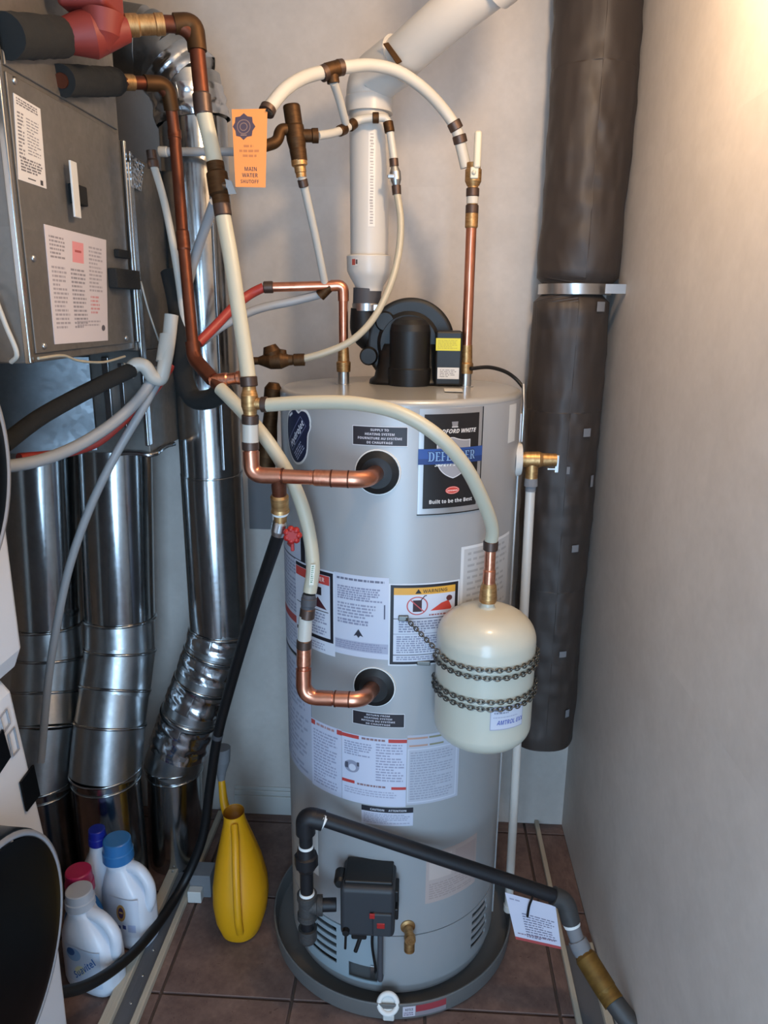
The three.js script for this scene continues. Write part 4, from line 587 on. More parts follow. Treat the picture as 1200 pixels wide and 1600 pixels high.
{
  const t = thing('drain_pan', 'round grey drain pan under the heater', 'pan', [0, 0, 0]);
  put('pan', lathe([[0, 0.004], [0.318, 0.004], [0.324, 0.012], [0.329, 0.052], [0.333, 0.055], [0.335, 0.051], [0.331, 0.006], [0.326, 0.0005], [0, 0.0005]], 0, 0, 96), std({ color: 0x6a6866, roughness: 0.5 }), t);
  put('heater_feet', [0.7, 2.4, 3.9, 5.4].map(a => cyl([Math.sin(a) * 0.24, 0.003, Math.cos(a) * 0.24], [Math.sin(a) * 0.24, 0.024, Math.cos(a) * 0.24], 0.02)), M.plastic, t);
  const c = 0.0;
  const df = put('drain_fitting', new THREE.TorusGeometry(0.022, 0.0065, 10, 28).rotateX(-0.5).translate(0.004, 0.05, 0.328), M.teflon, t, 'white round drain fitting');
  put('fitting_nut', [new THREE.CylinderGeometry(0.019, 0.019, 0.008, 24).rotateX(Math.PI / 2 - 0.5).translate(0.004, 0.048, 0.325), box(-0.008, 0.02, 0.012, 0.03, 0.331, 0.343, 0.004)], M.trim, df);
  const st = print(400, 60, (x, w, h) => { x.fillStyle = '#8d8388'; x.fillRect(0, 0, w, h); x.fillStyle = '#c9c4cc'; x.fillRect(0, 2, 110, 56); text(x, 'NOTICE', 56, 18, 'bold 20px sans-serif', '#3c3540'); greek(x, 8, 34, 90, 2, 11, '#7d6d80', 98, 0.6); x.fillStyle = '#9c3a42'; x.fillRect(116, 0, 284, 36); });
  put('pan_sticker', wrapSheet(0.12, 0.45, 0.016, 0.048, 0.333, 0, 0, 12, 0.002), st, t, 'sticker with a red strip');
}

// ================================================================ EXPANSION TANK
const EX = 0.197, EZ = 0.322, ER = 0.103;
{
  const t = thing('expansion_tank', 'cream steel expansion tank chained to the front of the heater', 'tank', [EX, 0.75, EZ]);
  const P = []; for (let i = 0; i <= 10; i++) { const a = -Math.PI / 2 + i / 10 * Math.PI / 2; P.push([ER * Math.pow(Math.cos(a), 0.7), 0.832 + 0.05 * Math.sin(a)]); } P.push([ER, 0.91], [ER * 1.008, 0.915], [ER * 1.008, 0.922], [ER, 0.927]); for (let i = 0; i <= 12; i++) { const a = i / 12 * Math.PI / 2; P.push([Math.max(0.012, ER * Math.pow(Math.cos(a), 0.75)), 1.022 + 0.066 * Math.sin(a)]); }
  put('shell', lathe(P, EX, EZ, 72), M.cream, t);
  put('neck', turned([EX, 1.083, EZ], [EX, 1.107, EZ], [[0, 0.02], [0.4, 0.014], [1, 0.013]]), M.cream, t);
  const lab = print(256, 128, (x, w, h) => { x.fillStyle = '#c6c5d0'; x.fillRect(0, 0, w, h); x.strokeStyle = '#8a8aa5'; x.lineWidth = 3; x.strokeRect(2, 2, w - 4, h - 4); greek(x, 26, 16, 120, 2, 14, '#7f7f90', 99, 0.6); greek(x, 20, 56, 210, 1, 10, '#9d9db0', 100, 0.5); text(x, 'AMTROL EXX', 150, 88, 'italic bold 34px sans-serif', '#3b4a9c'); });
  put('maker_label', wrapSheet(0.06, 0.78, [0.2356,0.8656,0.42][1], [0.2329,0.9171,0.42][1], ER + 0.0008, EX, EZ, 14), lab, t, 'white label with blue italic lettering');
}
// strap chains
{
  const link = new THREE.TorusGeometry(0.0042, 0.00135, 6, 12).scale(1.55, 1, 1);
  const links = (t, path) => { const L = path.length; const q = new THREE.Quaternion(), X = new THREE.Vector3(1, 0, 0), b = baseOf.get(t); for (let i = 0; i < L - 1; i++) { const m = new THREE.Mesh(link, M.chain); m.name = 'link'; const a = path[i], d = path[i + 1].clone().sub(a).normalize(); q.setFromUnitVectors(X, d); m.quaternion.copy(q).multiply(new THREE.Quaternion().setFromAxisAngle(X, (i % 2 ? 0.95 : -0.6))); m.position.set(a.x - b[0], a.y - b[1], a.z - b[2]); m.castShadow = m.receiveShadow = true; t.add(m); } };
  const arc = (y, a0, a1, rr = ER + 0.0045) => { const n = Math.round(Math.abs(a1 - a0) * rr / 0.0098), o = []; for (let i = 0; i <= n; i++) { const a = a0 + (a1 - a0) * i / n; o.push(new THREE.Vector3(EX + Math.sin(a) * rr, y, EZ + Math.cos(a) * rr)); } return o; };
  const run = (a, b) => { const A = v3(a), n = Math.round(A.distanceTo(b) / 0.0098), o = []; for (let i = 0; i <= n; i++) o.push(A.clone().lerp(b, i / n)); return o; };
  const y1 = [0.1967,0.9989,0.429][1], y2 = [0.1975,0.981,0.429][1], y3 = [0.1999,0.9294,0.429][1], y4 = [0.2007,0.9138,0.429][1];
  const t1 = thing('strap_chain', 'upper doubled steel chain round the cream expansion tank, hooked to the warning label', 'chain', [EX, y1, EZ + ER]);
  const an = [0.0281,1.041,0.2826]; const first = arc(y1, -0.9, 1.7);
  links(t1, [...run(an, first[0]), ...first]); links(t1, arc(y2, -1.5, 1.7));
  put('anchor_bracket', box(an[0] - 0.016, an[0] + 0.006, an[1] - 0.006, an[1] + 0.006, an[2] - 0.006, an[2] + 0.004, 0.002), M.chain, t1);
  const t2 = thing('strap_chain', 'lower doubled steel chain round the cream expansion tank, above its label', 'chain', [EX, y3, EZ + ER]);
  links(t2, arc(y3, -1.6, 1.7)); links(t2, arc(y4, -1.6, 1.7));
  const an2 = [0.0717,0.9331,0.2738]; put('anchor_bracket', box(an2[0] - 0.018, an2[0] + 0.012, an2[1] - 0.005, an2[1] + 0.005, an2[2] - 0.008, an2[2] + 0.003, 0.002), M.chain, t2);
}

// ================================================================ VENT PIPE
{
  const vx = [-0.0807,1.7557,-0.08][0], r = 0.0445;
  const t = thing('vent_pipe', 'wide white plastic vent pipe rising from the blower and slanting up to the ceiling', 'pipe', [vx, 1.68, -0.08]);
  const yA = [-0.0835,1.7194,-0.08][1], yB = [-0.0809,1.7987,-0.08][1], yT = [-0.0781,2.1048,-0.08][1];
  put('rubber_coupling', turned([vx - 0.006, yA - 0.03, -0.08], [vx - 0.004, yA + 0.006, -0.08], [[0, 0.033], [1, 0.034]], 28), M.greyRubber, t, 'dark rubber coupling');
  put('hose_clamp', [turned([vx - 0.006, yA - 0.045, -0.08], [vx - 0.006, yA - 0.028, -0.08], [[0, 0.035], [1, 0.035]], 28), box(vx + 0.012, vx + 0.03, yA - 0.045, yA - 0.03, -0.052, -0.04, 0.002)], M.steel, t, 'steel hose clamp');
  put('reducer', lathe([[0.033, yA], [0.034, yA + 0.012], [0.045, yA + 0.03], [0.0525, yA + 0.045], [0.0535, yB - 0.003], [0.052, yB + 0.001], [r, yB + 0.001]], vx, -0.08, 40), M.pvc, t);
  const stk = print(64, 48, (x) => { x.fillStyle = '#cfc8c2'; x.fillRect(0, 0, 64, 48); x.fillStyle = '#a4483e'; x.fillRect(4, 4, 34, 40); x.fillStyle = '#4a4446'; x.fillRect(42, 8, 16, 30); });
  put('reducer_sticker', wrapSheet(-0.78, -0.42, yB - 0.024, yB - 0.008, 0.0534, vx, -0.08, 6), stk, t);
  put('riser', turned([vx, yB, -0.08], [vx - 0.002, yT + 0.02, -0.08], [[0, r], [1, r]], 40), M.pvc, t);
  const ink = print(48, 512, (x, w, h) => { x.fillStyle = '#d9d3cb'; x.fillRect(0, 0, w, h); const q = rng(77); x.fillStyle = '#a29c98'; for (let y = 8; y < h - 16; y += 16) { x.fillRect(10 + q() * 6, y, 22, 5 + q() * 6); } });
  put('ink_marking', wrapSheet(0.0, 0.35, yB + 0.06, yT - 0.05, r, vx, -0.08, 6), ink, t, 'faint printed marking');
  const e0 = [vx - 0.002, yT, -0.08], e1 = [vx - 0.002, [-0.0756,2.1652,-0.08][1], -0.08], e2 = [-0.0128,2.1932,-0.02], e3 = [0.0824,2.2361,0.08], e4 = [0.1969,2.2882,0.17];
  put('elbow', sweep(bent([e0, e1, e2], 0.08), 0.0515, 36), M.pvc, t);
  put('elbow_lip', [turned([e0[0], e0[1] - 0.004, e0[2]], [e0[0], e0[1] + 0.03, e0[2]], [[0, 0.053], [0.9, 0.0535], [1, 0.052]], 36)], M.pvc, t);
  put('sloping_pipe', sweep([lerp(e1, e2, 0.6), e2, e3, e4], r, 36), M.pvc, t);
  put('upper_elbow', sweep(bent([lerp(e3, e4, 0.75), e4, [e4[0] + 0.004, 2.539, e4[2]]], 0.05), 0.052, 32), M.pvc, t);
  put('pipe_strap', sheet([-0.0456,2.2049,0.03], [-0.0351,2.2072,0.03], [-0.0062,2.1687,0.045], [-0.0167,2.1641,0.045], 0.004), M.bronze, t, 'brown strap end');
}

// ================================================================ GAS LINE
{
  const gx = -0.189, gz = 0.33, r = 0.0165, top = [-0.1849,0.573,0.33][1];
  const t = thing('gas_pipe', 'black iron gas pipe sloping across the front of the heater', 'pipe', [gx, 0.12, gz]);
  const yT = [-0.192,0.328,0.33][1];
  const end = [0.3958,0.3597,0.3];
  put('sloping_run', sweep([[gx + 0.02, top + 0.001, gz], end], r, 18), M.blackIron, t);
  put('elbow', sweep(bent([[gx, top - 0.045, gz], [gx, top, gz], [gx + 0.04, top - 0.012, gz - 0.002]], 0.03), 0.0225, 20), M.blackIron, t);
  put('thread_tape', turned([gx + 0.036, top - 0.008, gz], [gx + 0.044, top - 0.012, gz], [[0, 0.0195], [1, 0.0185]]), M.teflon, t);
  put('drop_nipple', cyl([gx, yT, gz], [gx, top - 0.03, gz], 0.0155), M.blackIron, t);
  const u = [-0.1898,0.4562,0.33][1];
  put('union', turned([gx, u - 0.03, gz], [gx, u + 0.034, gz], [[0, 0.018], [0.2, 0.024], [0.25, 0.0275], [0.65, 0.0275], [0.7, 0.022], [1, 0.019]], 8), M.blackIron, t);
  put('thread_tape', [turned([gx, u + 0.034, gz], [gx, u + 0.04, gz], [[0, 0.0175], [1, 0.0165]]), turned([gx, yT + 0.032, gz], [gx, yT + 0.04, gz], [[0, 0.0185], [1, 0.017]])], M.teflon, t);
  put('tee', [turned([gx, yT - 0.034, gz], [gx, yT + 0.034, gz], [[0, 0.0235], [0.2, 0.0235], [0.25, 0.0205], [0.75, 0.0205], [0.8, 0.0235], [1, 0.0235]]), turned([gx, yT, gz], [gx + 0.036, yT, gz - 0.004], [[0, 0.02], [0.6, 0.0205], [0.65, 0.0235], [1, 0.0235]])], M.iron, t, 'grey iron tee');
  put('valve_nipple', cyl([gx + 0.03, yT, gz - 0.004], [gx + 0.068, yT, gz - 0.008], 0.0155), M.blackIron, t);
  put('drip_leg', cyl([gx, yT - 0.07, gz], [gx, yT - 0.03, gz], 0.016), M.blackIron, t); put('drip_cap', turned([gx, yT - 0.1, gz], [gx, yT - 0.062, gz], [[0, 0.018], [0.2, 0.022], [1, 0.0225]]), M.iron, t);
  const a = [0.4277,0.3022,0.31], b = [0.4468,0.2538,0.33], c = [0.4728,0.2188,0.36], d = [0.5068,0.1938,0.41], e = [0.5569,0.1499,0.45];
  put('street_elbow', sweep(bent([lerp(end, [gx, top, gz], 0.02), [0.4142,0.35,0.3], a], 0.03), 0.022, 20), M.iron, t, 'grey iron elbow');
  put('thread_tape', turned(a, lerp(a, b, 0.2), [[0, 0.021], [1, 0.019]]), M.teflon, t);
  put('connector', [turned(lerp(a, b, 0.1), b, [[0, 0.017], [1, 0.017]]), turned(lerp(a, b, 0.75), lerp(b, c, 0.35), [[0, 0.022], [0.5, 0.0235], [1, 0.0215]], 8)], M.dull, t, 'grey union nut');
  put('shutoff_body', [turned(lerp(b, c, 0.3), d, [[0, 0.02], [0.1, 0.0255], [0.8, 0.0255], [1, 0.02]]), turned(lerp(c, d, 0.7), lerp(c, d, 1.15), [[0, 0.0265], [1, 0.0265]], 8)], M.greenBrass, t, 'olive brass fitting');
  put('lower_run', sweep([lerp(c, d, 0.9), lerp(d, e, 0.5), e], 0.023, 18), M.iron, t);
}
{
  const t = thing('paper_tag', 'white printed paper tag with a red lower edge hanging from the gas pipe', 'tag', [0.3345,0.3545,0.318]);
  const pm = print(256, 256, (x, w, h) => { x.fillStyle = '#cfcddb'; x.fillRect(0, 0, w, h); greek(x, 18, 24, 60, 1, 14, '#9b99ad', 110, 0.6); greek(x, 70, 96, 170, 10, 14, '#66647a', 111, 0.4); x.fillStyle = '#b04a4a'; x.fillRect(0, 240, w, 16); greek(x, 20, 214, 220, 1, 10, '#8a6a78', 112, 0.6); });
  put('paper', sheet([0.2697,0.3827,0.318], [0.3875,0.3506,0.318], [0.4103,0.226,0.314], [0.3026,0.2486,0.314], 0.0008), pm, t);
  put('tie', hose([[0.3242,0.3217,0.322], [0.3262,0.3551,0.325], [0.3315,0.3813,0.328]], 0.003, 14, 8), M.plastic, t, 'black tie');
}

// ================================================================ PLUMBING
function rings(t, list, r, mat = M.crimp, name = 'crimp_ring') { for (const [a, b] of list) put(name, collar(a, b, r), mat, t); }

// upper heating loop: copper from the upper tap, up into plastic tube
{
  const th = [-0.1258,1.3575]; const tap = [Math.sin(th[0]) * 0.272, th[1], Math.cos(th[0]) * 0.272];
  const a = [-0.0518,1.3574,0.35], b = [-0.2795,1.3615,0.345], c = [-0.2792,1.4233,0.342];
  const t = thing('copper_loop', 'copper pipe bending from the upper black tap to the brass tee', 'pipe', b);
  put('tube', pipe([tap, a, b, c], 0.0142, 0.045, 20), M.copper, t);
  put('tap_elbow', sweep(bent([lerp(tap, a, 0.12), a, lerp(a, b, 0.3)], 0.045), 0.0172, 20), M.copper, t);
  put('elbow', sweep(bent([lerp(b, a, 0.26), b, lerp(b, c, 0.75)], 0.045), 0.0163, 20), M.copper, t);
  for (const g of [collar(lerp(a, b, 0.3), lerp(a, b, 0.46), 0.0164), collar(lerp(a, b, 0.48), lerp(a, b, 0.49), 0.0152)]) put('coupling', g, M.copper, t);
  for (const g of [collar(lerp(a, b, 0.295), lerp(a, b, 0.31), 0.0176), collar(lerp(a, b, 0.72), lerp(a, b, 0.735), 0.0166), collar(lerp(a, b, 0.15), lerp(a, b, 0.165), 0.0177)]) put('solder_ring', g, M.oldCopper, t);
  const d = lerp(a, b, 0.765), e = [-0.2283,1.2816,0.325];
  put('tee_branch', turned(d, lerp(d, e, 0.55), [[0, 0.0155], [1, 0.0145]]), M.oldCopper, t);
  const t2 = thing('boiler_drain', 'brass boiler drain with a small red wheel handle under the copper pipe', 'valve', e);
  put('body', [turned(lerp(d, e, 0.5), lerp(d, e, 0.97), [[0, 0.015], [0.12, 0.0185], [0.8, 0.0175], [1, 0.0195]]), turned(e, [-0.2297,1.2511,0.322], [[0, 0.0135], [1, 0.0125]])], M.brass, t2);
  put('thread_tape', turned(lerp(d, e, 0.96), lerp(d, e, 1.05), [[0, 0.0185], [1, 0.0165]]), M.teflon, t2);
  put('hose_nut', turned([-0.228,1.2647,0.322], [-0.2362,1.2307,0.318], [[0, 0.0125], [0.2, 0.0165], [0.7, 0.0165], [1, 0.014]], 10), M.steel, t2, 'chromed hose nut');
  const hc = [-0.2028,1.2367,0.335];
  const hg = []; for (let i = 0; i < 7; i++) { const q = i / 7 * 6.283; hg.push(new THREE.SphereGeometry(0.0075, 10, 8).translate(hc[0] + Math.cos(q) * 0.0125, hc[1] + Math.sin(q) * 0.0125, hc[2])); } hg.push(turned([hc[0], hc[1], hc[2] - 0.006], [hc[0], hc[1], hc[2] + 0.006], [[0, 0.013], [1, 0.012]]));
  put('wheel_handle', hg, M.red, t2, 'red wheel handle'); put('handle_stem', cyl([-0.2259,1.2431,0.322], hc, 0.005), M.brass, t2);
  put('handle_tail', box(hc[0] - 0.004, hc[0] + 0.003, hc[1] - 0.034, hc[1] - 0.012, hc[2] - 0.004, hc[2] + 0.003, 0.002), M.red, t2);
}
// black hose from the boiler drain to the laundry
{
  const t = thing('drain_hose', 'long black hose from the boiler drain down past the ducts to the floor', 'hose', [-0.6029,0.0903,-0.02]);
  put('hose', hose([[-0.2334,1.2362,0.318], [-0.27,1.145,0.27], [-0.3207,1.0189,0.2], [-0.4124,0.7666,0.08], [-0.4743,0.5716,0.02], [-0.5162,0.3835,-0.02], [-0.5505,0.2053,-0.03], [-0.601,0.0791,0], [-0.6303,0.0512,0.1], [-0.6515,0.0726,0.23], [-0.676,0.1147,0.345], [-0.7077,0.1406,0.41], [-0.7488,0.1723,0.46]], 0.0135, 120, 14), M.rubber, t);
  put('hose_band', collar([-0.4716,0.5807,0.022], [-0.477,0.5645,0.018], 0.0142), M.greyRubber, t);
}
// lower heating loop
{
  const th = [-0.1377,0.8733]; const tap = [Math.sin(th[0]) * 0.272, th[1], Math.cos(th[0]) * 0.272];
  const a = [-0.0593,0.8801,0.35], b = [-0.1861,0.878,0.342], c = [-0.1837,0.9954,0.335];
  const t = thing('copper_loop', 'copper pipe bending from the lower black tap up to a grey coupling', 'pipe', b);
  put('tube', pipe([tap, a, b, c], 0.0142, 0.045, 20), M.copper, t);
  put('tap_elbow', sweep(bent([lerp(tap, a, 0.12), a, lerp(a, b, 0.45)], 0.045), 0.0172, 20), M.copper, t);
  put('elbow', sweep(bent([lerp(b, a, 0.5), b, lerp(b, c, 0.55)], 0.045), 0.0165, 20), M.copper, t);
  for (const g of [collar(lerp(a, b, 0.44), lerp(a, b, 0.47), 0.0178), collar(lerp(a, b, 0.2), lerp(a, b, 0.23), 0.0177)]) put('solder_ring', g, M.oldCopper, t);
  put('adapter', collar(lerp(b, c, 0.6), c, 0.0155), M.copper, t);
  const t2 = thing('plastic_tube', 'cream plastic tube curving down behind the copper loop to the lower tap', 'pipe', c);
  const d = [-0.179,1.0609,0.332], e = [-0.1704,1.113,0.33];
  put('tube_end', turned(c, d, [[0, 0.0145], [1, 0.0145]]), M.pexWhite, t2);
  for (const g of [collar([-0.1719,1.1003,0.33], [-0.1734,1.0836,0.331], 0.0165), collar([-0.1718,1.1088,0.33], [-0.1777,1.0552,0.332], 0.0145)]) put('coupling', g, M.greyRubber, t2, 'dark grey coupling');
  rings(t2, [[[-0.1838,0.988,0.335], [-0.1828,1.0085,0.335]], [[-0.1748,1.0778,0.331], [-0.1771,1.0552,0.332]]], 0.0162);
  put('tube', hose([e, [-0.1638,1.1605,0.325], [-0.1697,1.2192,0.315], [-0.1879,1.2894,0.3], [-0.2182,1.3524,0.285], [-0.259,1.4125,0.27], [-0.3028,1.4567,0.245], [-0.3451,1.4926,0.22], [-0.3738,1.5139,0.2]], 0.0143, 70, 16), M.pex, t2);
  const pm = print(64, 200, (x) => { x.fillStyle = '#d8d6c8'; x.fillRect(0, 0, 64, 200); greek(x, 14, 14, 36, 9, 19, '#4c7a58', 121, 0.5); });
  put('tube_sticker', sheet([-0.1649,1.1775,0.342], [-0.1558,1.1777,0.342], [-0.16,1.1341,0.344], [-0.1693,1.1339,0.344], 0.0008), pm, t2, 'white sticker with green print');
}
// second copper line on the furnace side
{
  const p = [[-0.592,2.0591,0.3414], [-0.5691,2.1071,0.15], [-0.4864,2.1215,0.08], [-0.4847,2.0431,0.06], [-0.4705,1.8501,0.09], [-0.4418,1.5721,0.15], [-0.3724,1.5139,0.2]];
  const t = thing('copper_line', 'aged copper pipe from dark foam down to the cream tube beside the tall duct', 'pipe', p[5]);
  put('tube', pipe(p, 0.0125, 0.04, 16), M.oldCopper, t);
  put('foam_sleeve', hose([lerp(p[0], p[1], 0.02), lerp(p[0], p[1], 0.5), p[1]], 0.026, 20, 20, { wob: (s, q) => 0.003 * (nA(s * 60, q * 2) - 0.5) }), M.foam, t, 'dark foam sleeve');
  put('elbow', sweep(bent([lerp(p[1], p[2], 0.55), p[2], lerp(p[2], p[3], 0.6)], 0.04), 0.0155, 18), M.bronze, t);
  put('adapter', [turned(lerp(p[1], p[2], 0.0), lerp(p[1], p[2], 0.35), [[0, 0.018], [0.4, 0.018], [0.45, 0.015], [1, 0.015]], 8)], M.brass, t);
  for (const g of [collar(lerp(p[3], p[4], 0.02), lerp(p[3], p[4], 0.12), 0.0142), collar(lerp(p[4], p[5], 0.05), lerp(p[4], p[5], 0.2), 0.0142)]) put('coupling', g, M.oldCopper, t);
  put('lower_elbow', sweep(bent([lerp(p[5], p[4], 0.12), p[5], lerp(p[5], p[6], 0.7)], 0.03), 0.0158, 18), M.oldCopper, t);
  put('branch', turned([-0.3965,1.5269,0.185], [-0.3317,1.5363,0.19], [[0, 0.0145], [0.55, 0.0145], [0.6, 0.0125], [0.85, 0.0125], [0.9, 0.0145], [1, 0.0145]]), M.copper, t, 'short bright copper branch');
}
// first line: foam, red actuator, copper over the top and the long cream tube
{
  const p = [[-0.592,2.0736,0.5177], [-0.5799,2.1205,0.36], [-0.4863,2.1564,0.3], [-0.3756,2.1757,0.25], [-0.3645,2.0221,0.26]];
  const t = thing('copper_line', 'aged copper pipe bending over the top from the red actuator', 'pipe', p[3]);
  put('tube', pipe([p[1], p[2], p[3], p[4]], 0.0142, 0.05, 18), M.oldCopper, t);
  put('foam_sleeve', hose([p[0], lerp(p[0], p[1], 0.5), p[1]], 0.032, 20, 20, { wob: (s, q) => 0.003 * (nA(s * 60 + 9, q * 2) - 0.5) }), M.foam, t, 'thick dark foam sleeve');
  put('tee', [turned(lerp(p[2], p[3], 0.02), lerp(p[2], p[3], 0.55), [[0, 0.0185], [0.3, 0.0185], [0.34, 0.0165], [0.75, 0.0165], [0.78, 0.018], [1, 0.018]])], M.brass, t);
  put('elbow', sweep(bent([lerp(p[2], p[3], 0.7), p[3], lerp(p[3], p[4], 0.3)], 0.05), 0.0172, 18), M.bronze, t);
  put('lower_adapter', collar(lerp(p[3], p[4], 0.76), p[4], 0.0172), M.crimp, t);
  const rv = thing('zone_valve', 'dull red zone valve actuator on the copper line', 'valve', [-0.5381,2.1374,0.33]);
  const z0 = [-0.5803,2.1228,0.34], z1 = [-0.491,2.1958,0.3];
  put('valve_body', [turned([-0.5888,2.1206,0.36], [-0.481,2.1504,0.3], [[0, 0.024], [0.15, 0.028], [0.5, 0.04], [0.85, 0.026], [1, 0.02]]), turned([-0.518,2.1097,0.33], [-0.5129,2.1664,0.33], [[0, 0.012], [0.4, 0.03], [1, 0.036]])], M.redPaint, rv);
  put('actuator', box(z0[0] + 0.004, z1[0], z1[1] - 0.03, z1[1] + 0.16, 0.28, 0.37, 0.01), M.redPaint, rv, 'dull red actuator box');
  const t2 = thing('plastic_tube', 'long cream plastic tube dropping from the lever valve to the brass tee', 'pipe', [-0.2805,1.5476,0.338]);
  const q = [[-0.3632,2.0243,0.26], [-0.3456,1.9406,0.265], [-0.3326,1.8499,0.275], [-0.2794,1.4644,0.34], [-0.2798,1.4233,0.342]];
  put('upper_piece', turned(q[0], q[1], [[0, 0.0148], [1, 0.0148]]), M.pex, t2);
  put('tube', hose([q[2], [-0.3175,1.7733,0.29], [-0.3029,1.6797,0.305], [-0.29,1.6028,0.32], [-0.2795,1.5416,0.338]], 0.0146, 50, 16), M.pex, t2);
  put('lower_piece', turned(q[3], q[4], [[0, 0.0155], [1, 0.0155]]), M.pexWhite, t2);
  rings(t2, [[[-0.3345,1.868,0.274], [-0.3313,1.8452,0.276]], [[-0.2805,1.5524,0.337], [-0.2792,1.5331,0.338]], [[-0.2789,1.4793,0.34], [-0.2795,1.4607,0.34]], [[-0.2803,1.4271,0.342], [-0.2803,1.4107,0.342]]], 0.0166);
  const lv = thing('lever_valve', 'brown lever valve on the cream tube beside the orange tag', 'valve', q[1]);
  put('body', turned(q[1], [-0.3336,1.8613,0.274], [[0, 0.0165], [0.2, 0.0165], [0.24, 0.02], [0.7, 0.0205], [0.75, 0.0165], [1, 0.0165]]), M.bronze, lv);
  put('lever', [turned([-0.3339,1.8992,0.275], [-0.3156,1.897,0.29], [[0, 0.007], [1, 0.006]]), sheet([-0.3206,1.9077,0.292], [-0.3088,1.9044,0.292], [-0.3001,1.8825,0.292], [-0.3146,1.8813,0.292], 0.003)], M.steel, lv, 'bright steel lever');
}
// brass tee and the tube to the expansion tank
{
  const t = thing('brass_tee', 'brass tee where the cream tubes meet above the copper loop', 'fitting', [-0.2794,1.5038,0.339]);
  put('body', [turned([-0.2795,1.5403,0.338], [-0.2791,1.4719,0.34], [[0, 0.0125], [0.2, 0.0135], [0.35, 0.0165], [0.65, 0.0165], [0.8, 0.0135], [1, 0.0125]]), turned([-0.2783,1.5014,0.339], [-0.2368,1.4999,0.341], [[0, 0.013], [0.5, 0.0115], [1, 0.0115]])], M.brass, t);
  const t2 = thing('plastic_tube', 'cream plastic tube arching across the heater front to the expansion tank', 'pipe', [EX, 1.18, EZ]);
  const yb = [0.201,1.2275,0.322][1];
  put('tube', hose([[-0.2505,1.4984,0.341], [-0.1636,1.5077,0.365], [-0.0647,1.51,0.39], [0.013,1.4963,0.41], [0.0778,1.4608,0.415], [0.1292,1.4068,0.4], [0.1672,1.3392,0.37], [EX + 0.001, yb + 0.03, EZ + 0.008], [EX, yb, EZ]], 0.0132, 80, 16), M.pex, t2);
  rings(t2, [[[EX, yb + 0.004, EZ], [EX, yb - 0.016, EZ]]], 0.0152); rings(t2, [[[-0.2569,1.4994,0.34], [-0.2443,1.4998,0.341]]], 0.015);
  const t3 = thing('copper_stub', 'short copper stub and brass nut on top of the expansion tank', 'fitting', [EX, 1.1, EZ]);
  put('tube', turned([EX, yb - 0.01, EZ], [EX, 1.125, EZ], [[0, 0.0112], [0.5, 0.0112], [0.53, 0.013], [1, 0.013]]), M.copper, t3);
  put('nut', turned([EX, 1.142, EZ], [EX, 1.1, EZ], [[0, 0.0135], [0.2, 0.0165], [0.8, 0.0185], [1, 0.0175]], 8), M.brass, t3);
}
// risers on the lid
const nipR = [0.1519,1.506,-0.0185], nipL = [-0.1359,1.506,-0.0191];
{
  const t = thing('copper_riser', 'straight bright copper riser on the heater lid beside the blower', 'pipe', [nipR[0], 1.54, nipR[2]]);
  const yt = [0.1464,1.8852,-0.029][1];
  put('tube', turned([nipR[0], 1.545, nipR[2]], [nipR[0], yt, nipR[2]], [[0, 0.0118], [1, 0.0118]], 20), M.copper, t);
  put('union', turned([nipR[0], 1.535, nipR[2]], [nipR[0], 1.6, nipR[2]], [[0, 0.0165], [0.35, 0.0175], [0.4, 0.0145], [1, 0.0132]], 10), M.brass, t);
  put('adapter', collar([nipR[0], yt - 0.03, nipR[2]], [nipR[0], yt + 0.004, nipR[2]], 0.0145), M.brass, t);
}
{
  const t = thing('copper_elbow_line', 'thin copper pipe rising from the lid and turning flat towards the ducts', 'pipe', [nipL[0], 1.54, nipL[2]]);
  const el = [-0.142,1.7305,-0.029], en = [-0.3168,1.724,0];
  const top = [nipL[0], el[1], nipL[2]];
  put('tube', pipe([[nipL[0], 1.545, nipL[2]], top, en], 0.0108, 0.02, 16), M.copper, t);
  put('elbow', sweep(bent([[nipL[0], el[1] - 0.035, nipL[2]], top, lerp(top, en, 0.16)], 0.02), 0.0128, 16), M.copper, t);
  put('union', turned([nipL[0], 1.535, nipL[2]], [nipL[0], 1.59, nipL[2]], [[0, 0.0165], [0.4, 0.0175], [0.45, 0.014], [1, 0.0125]], 10), M.brass, t);
  put('end_coupling', collar(lerp(top, en, 0.88), en, 0.0135), M.crimp, t);
  put('branch', turned(lerp(top, en, 0.16), [-0.1901,1.7072,-0.02], [[0, 0.0115], [1, 0.013]]), M.bronze, t);
  const r = thing('red_tube', 'red plastic tube slanting from the flat copper pipe to the aged copper line', 'pipe', en);
  put('tube', hose([en, [-0.3458,1.7096,0.005], [-0.3808,1.6795,0.03], [-0.4142,1.6403,0.06], [-0.4452,1.6023,0.1]], 0.0108, 36, 14), M.pexRed, r);
  const g = thing('grey_tube', 'grey plastic tube slanting behind the long cream tube under the red one', 'pipe', [-0.1856,1.7101,-0.02]);
  put('tube', hose([[-0.1782,1.713,-0.02], [-0.25,1.6952,-0.02], [-0.3363,1.6743,0], [-0.4047,1.6398,0.03], [-0.4544,1.599,0.06]], 0.0098, 36, 14), M.pexGrey, g);
}
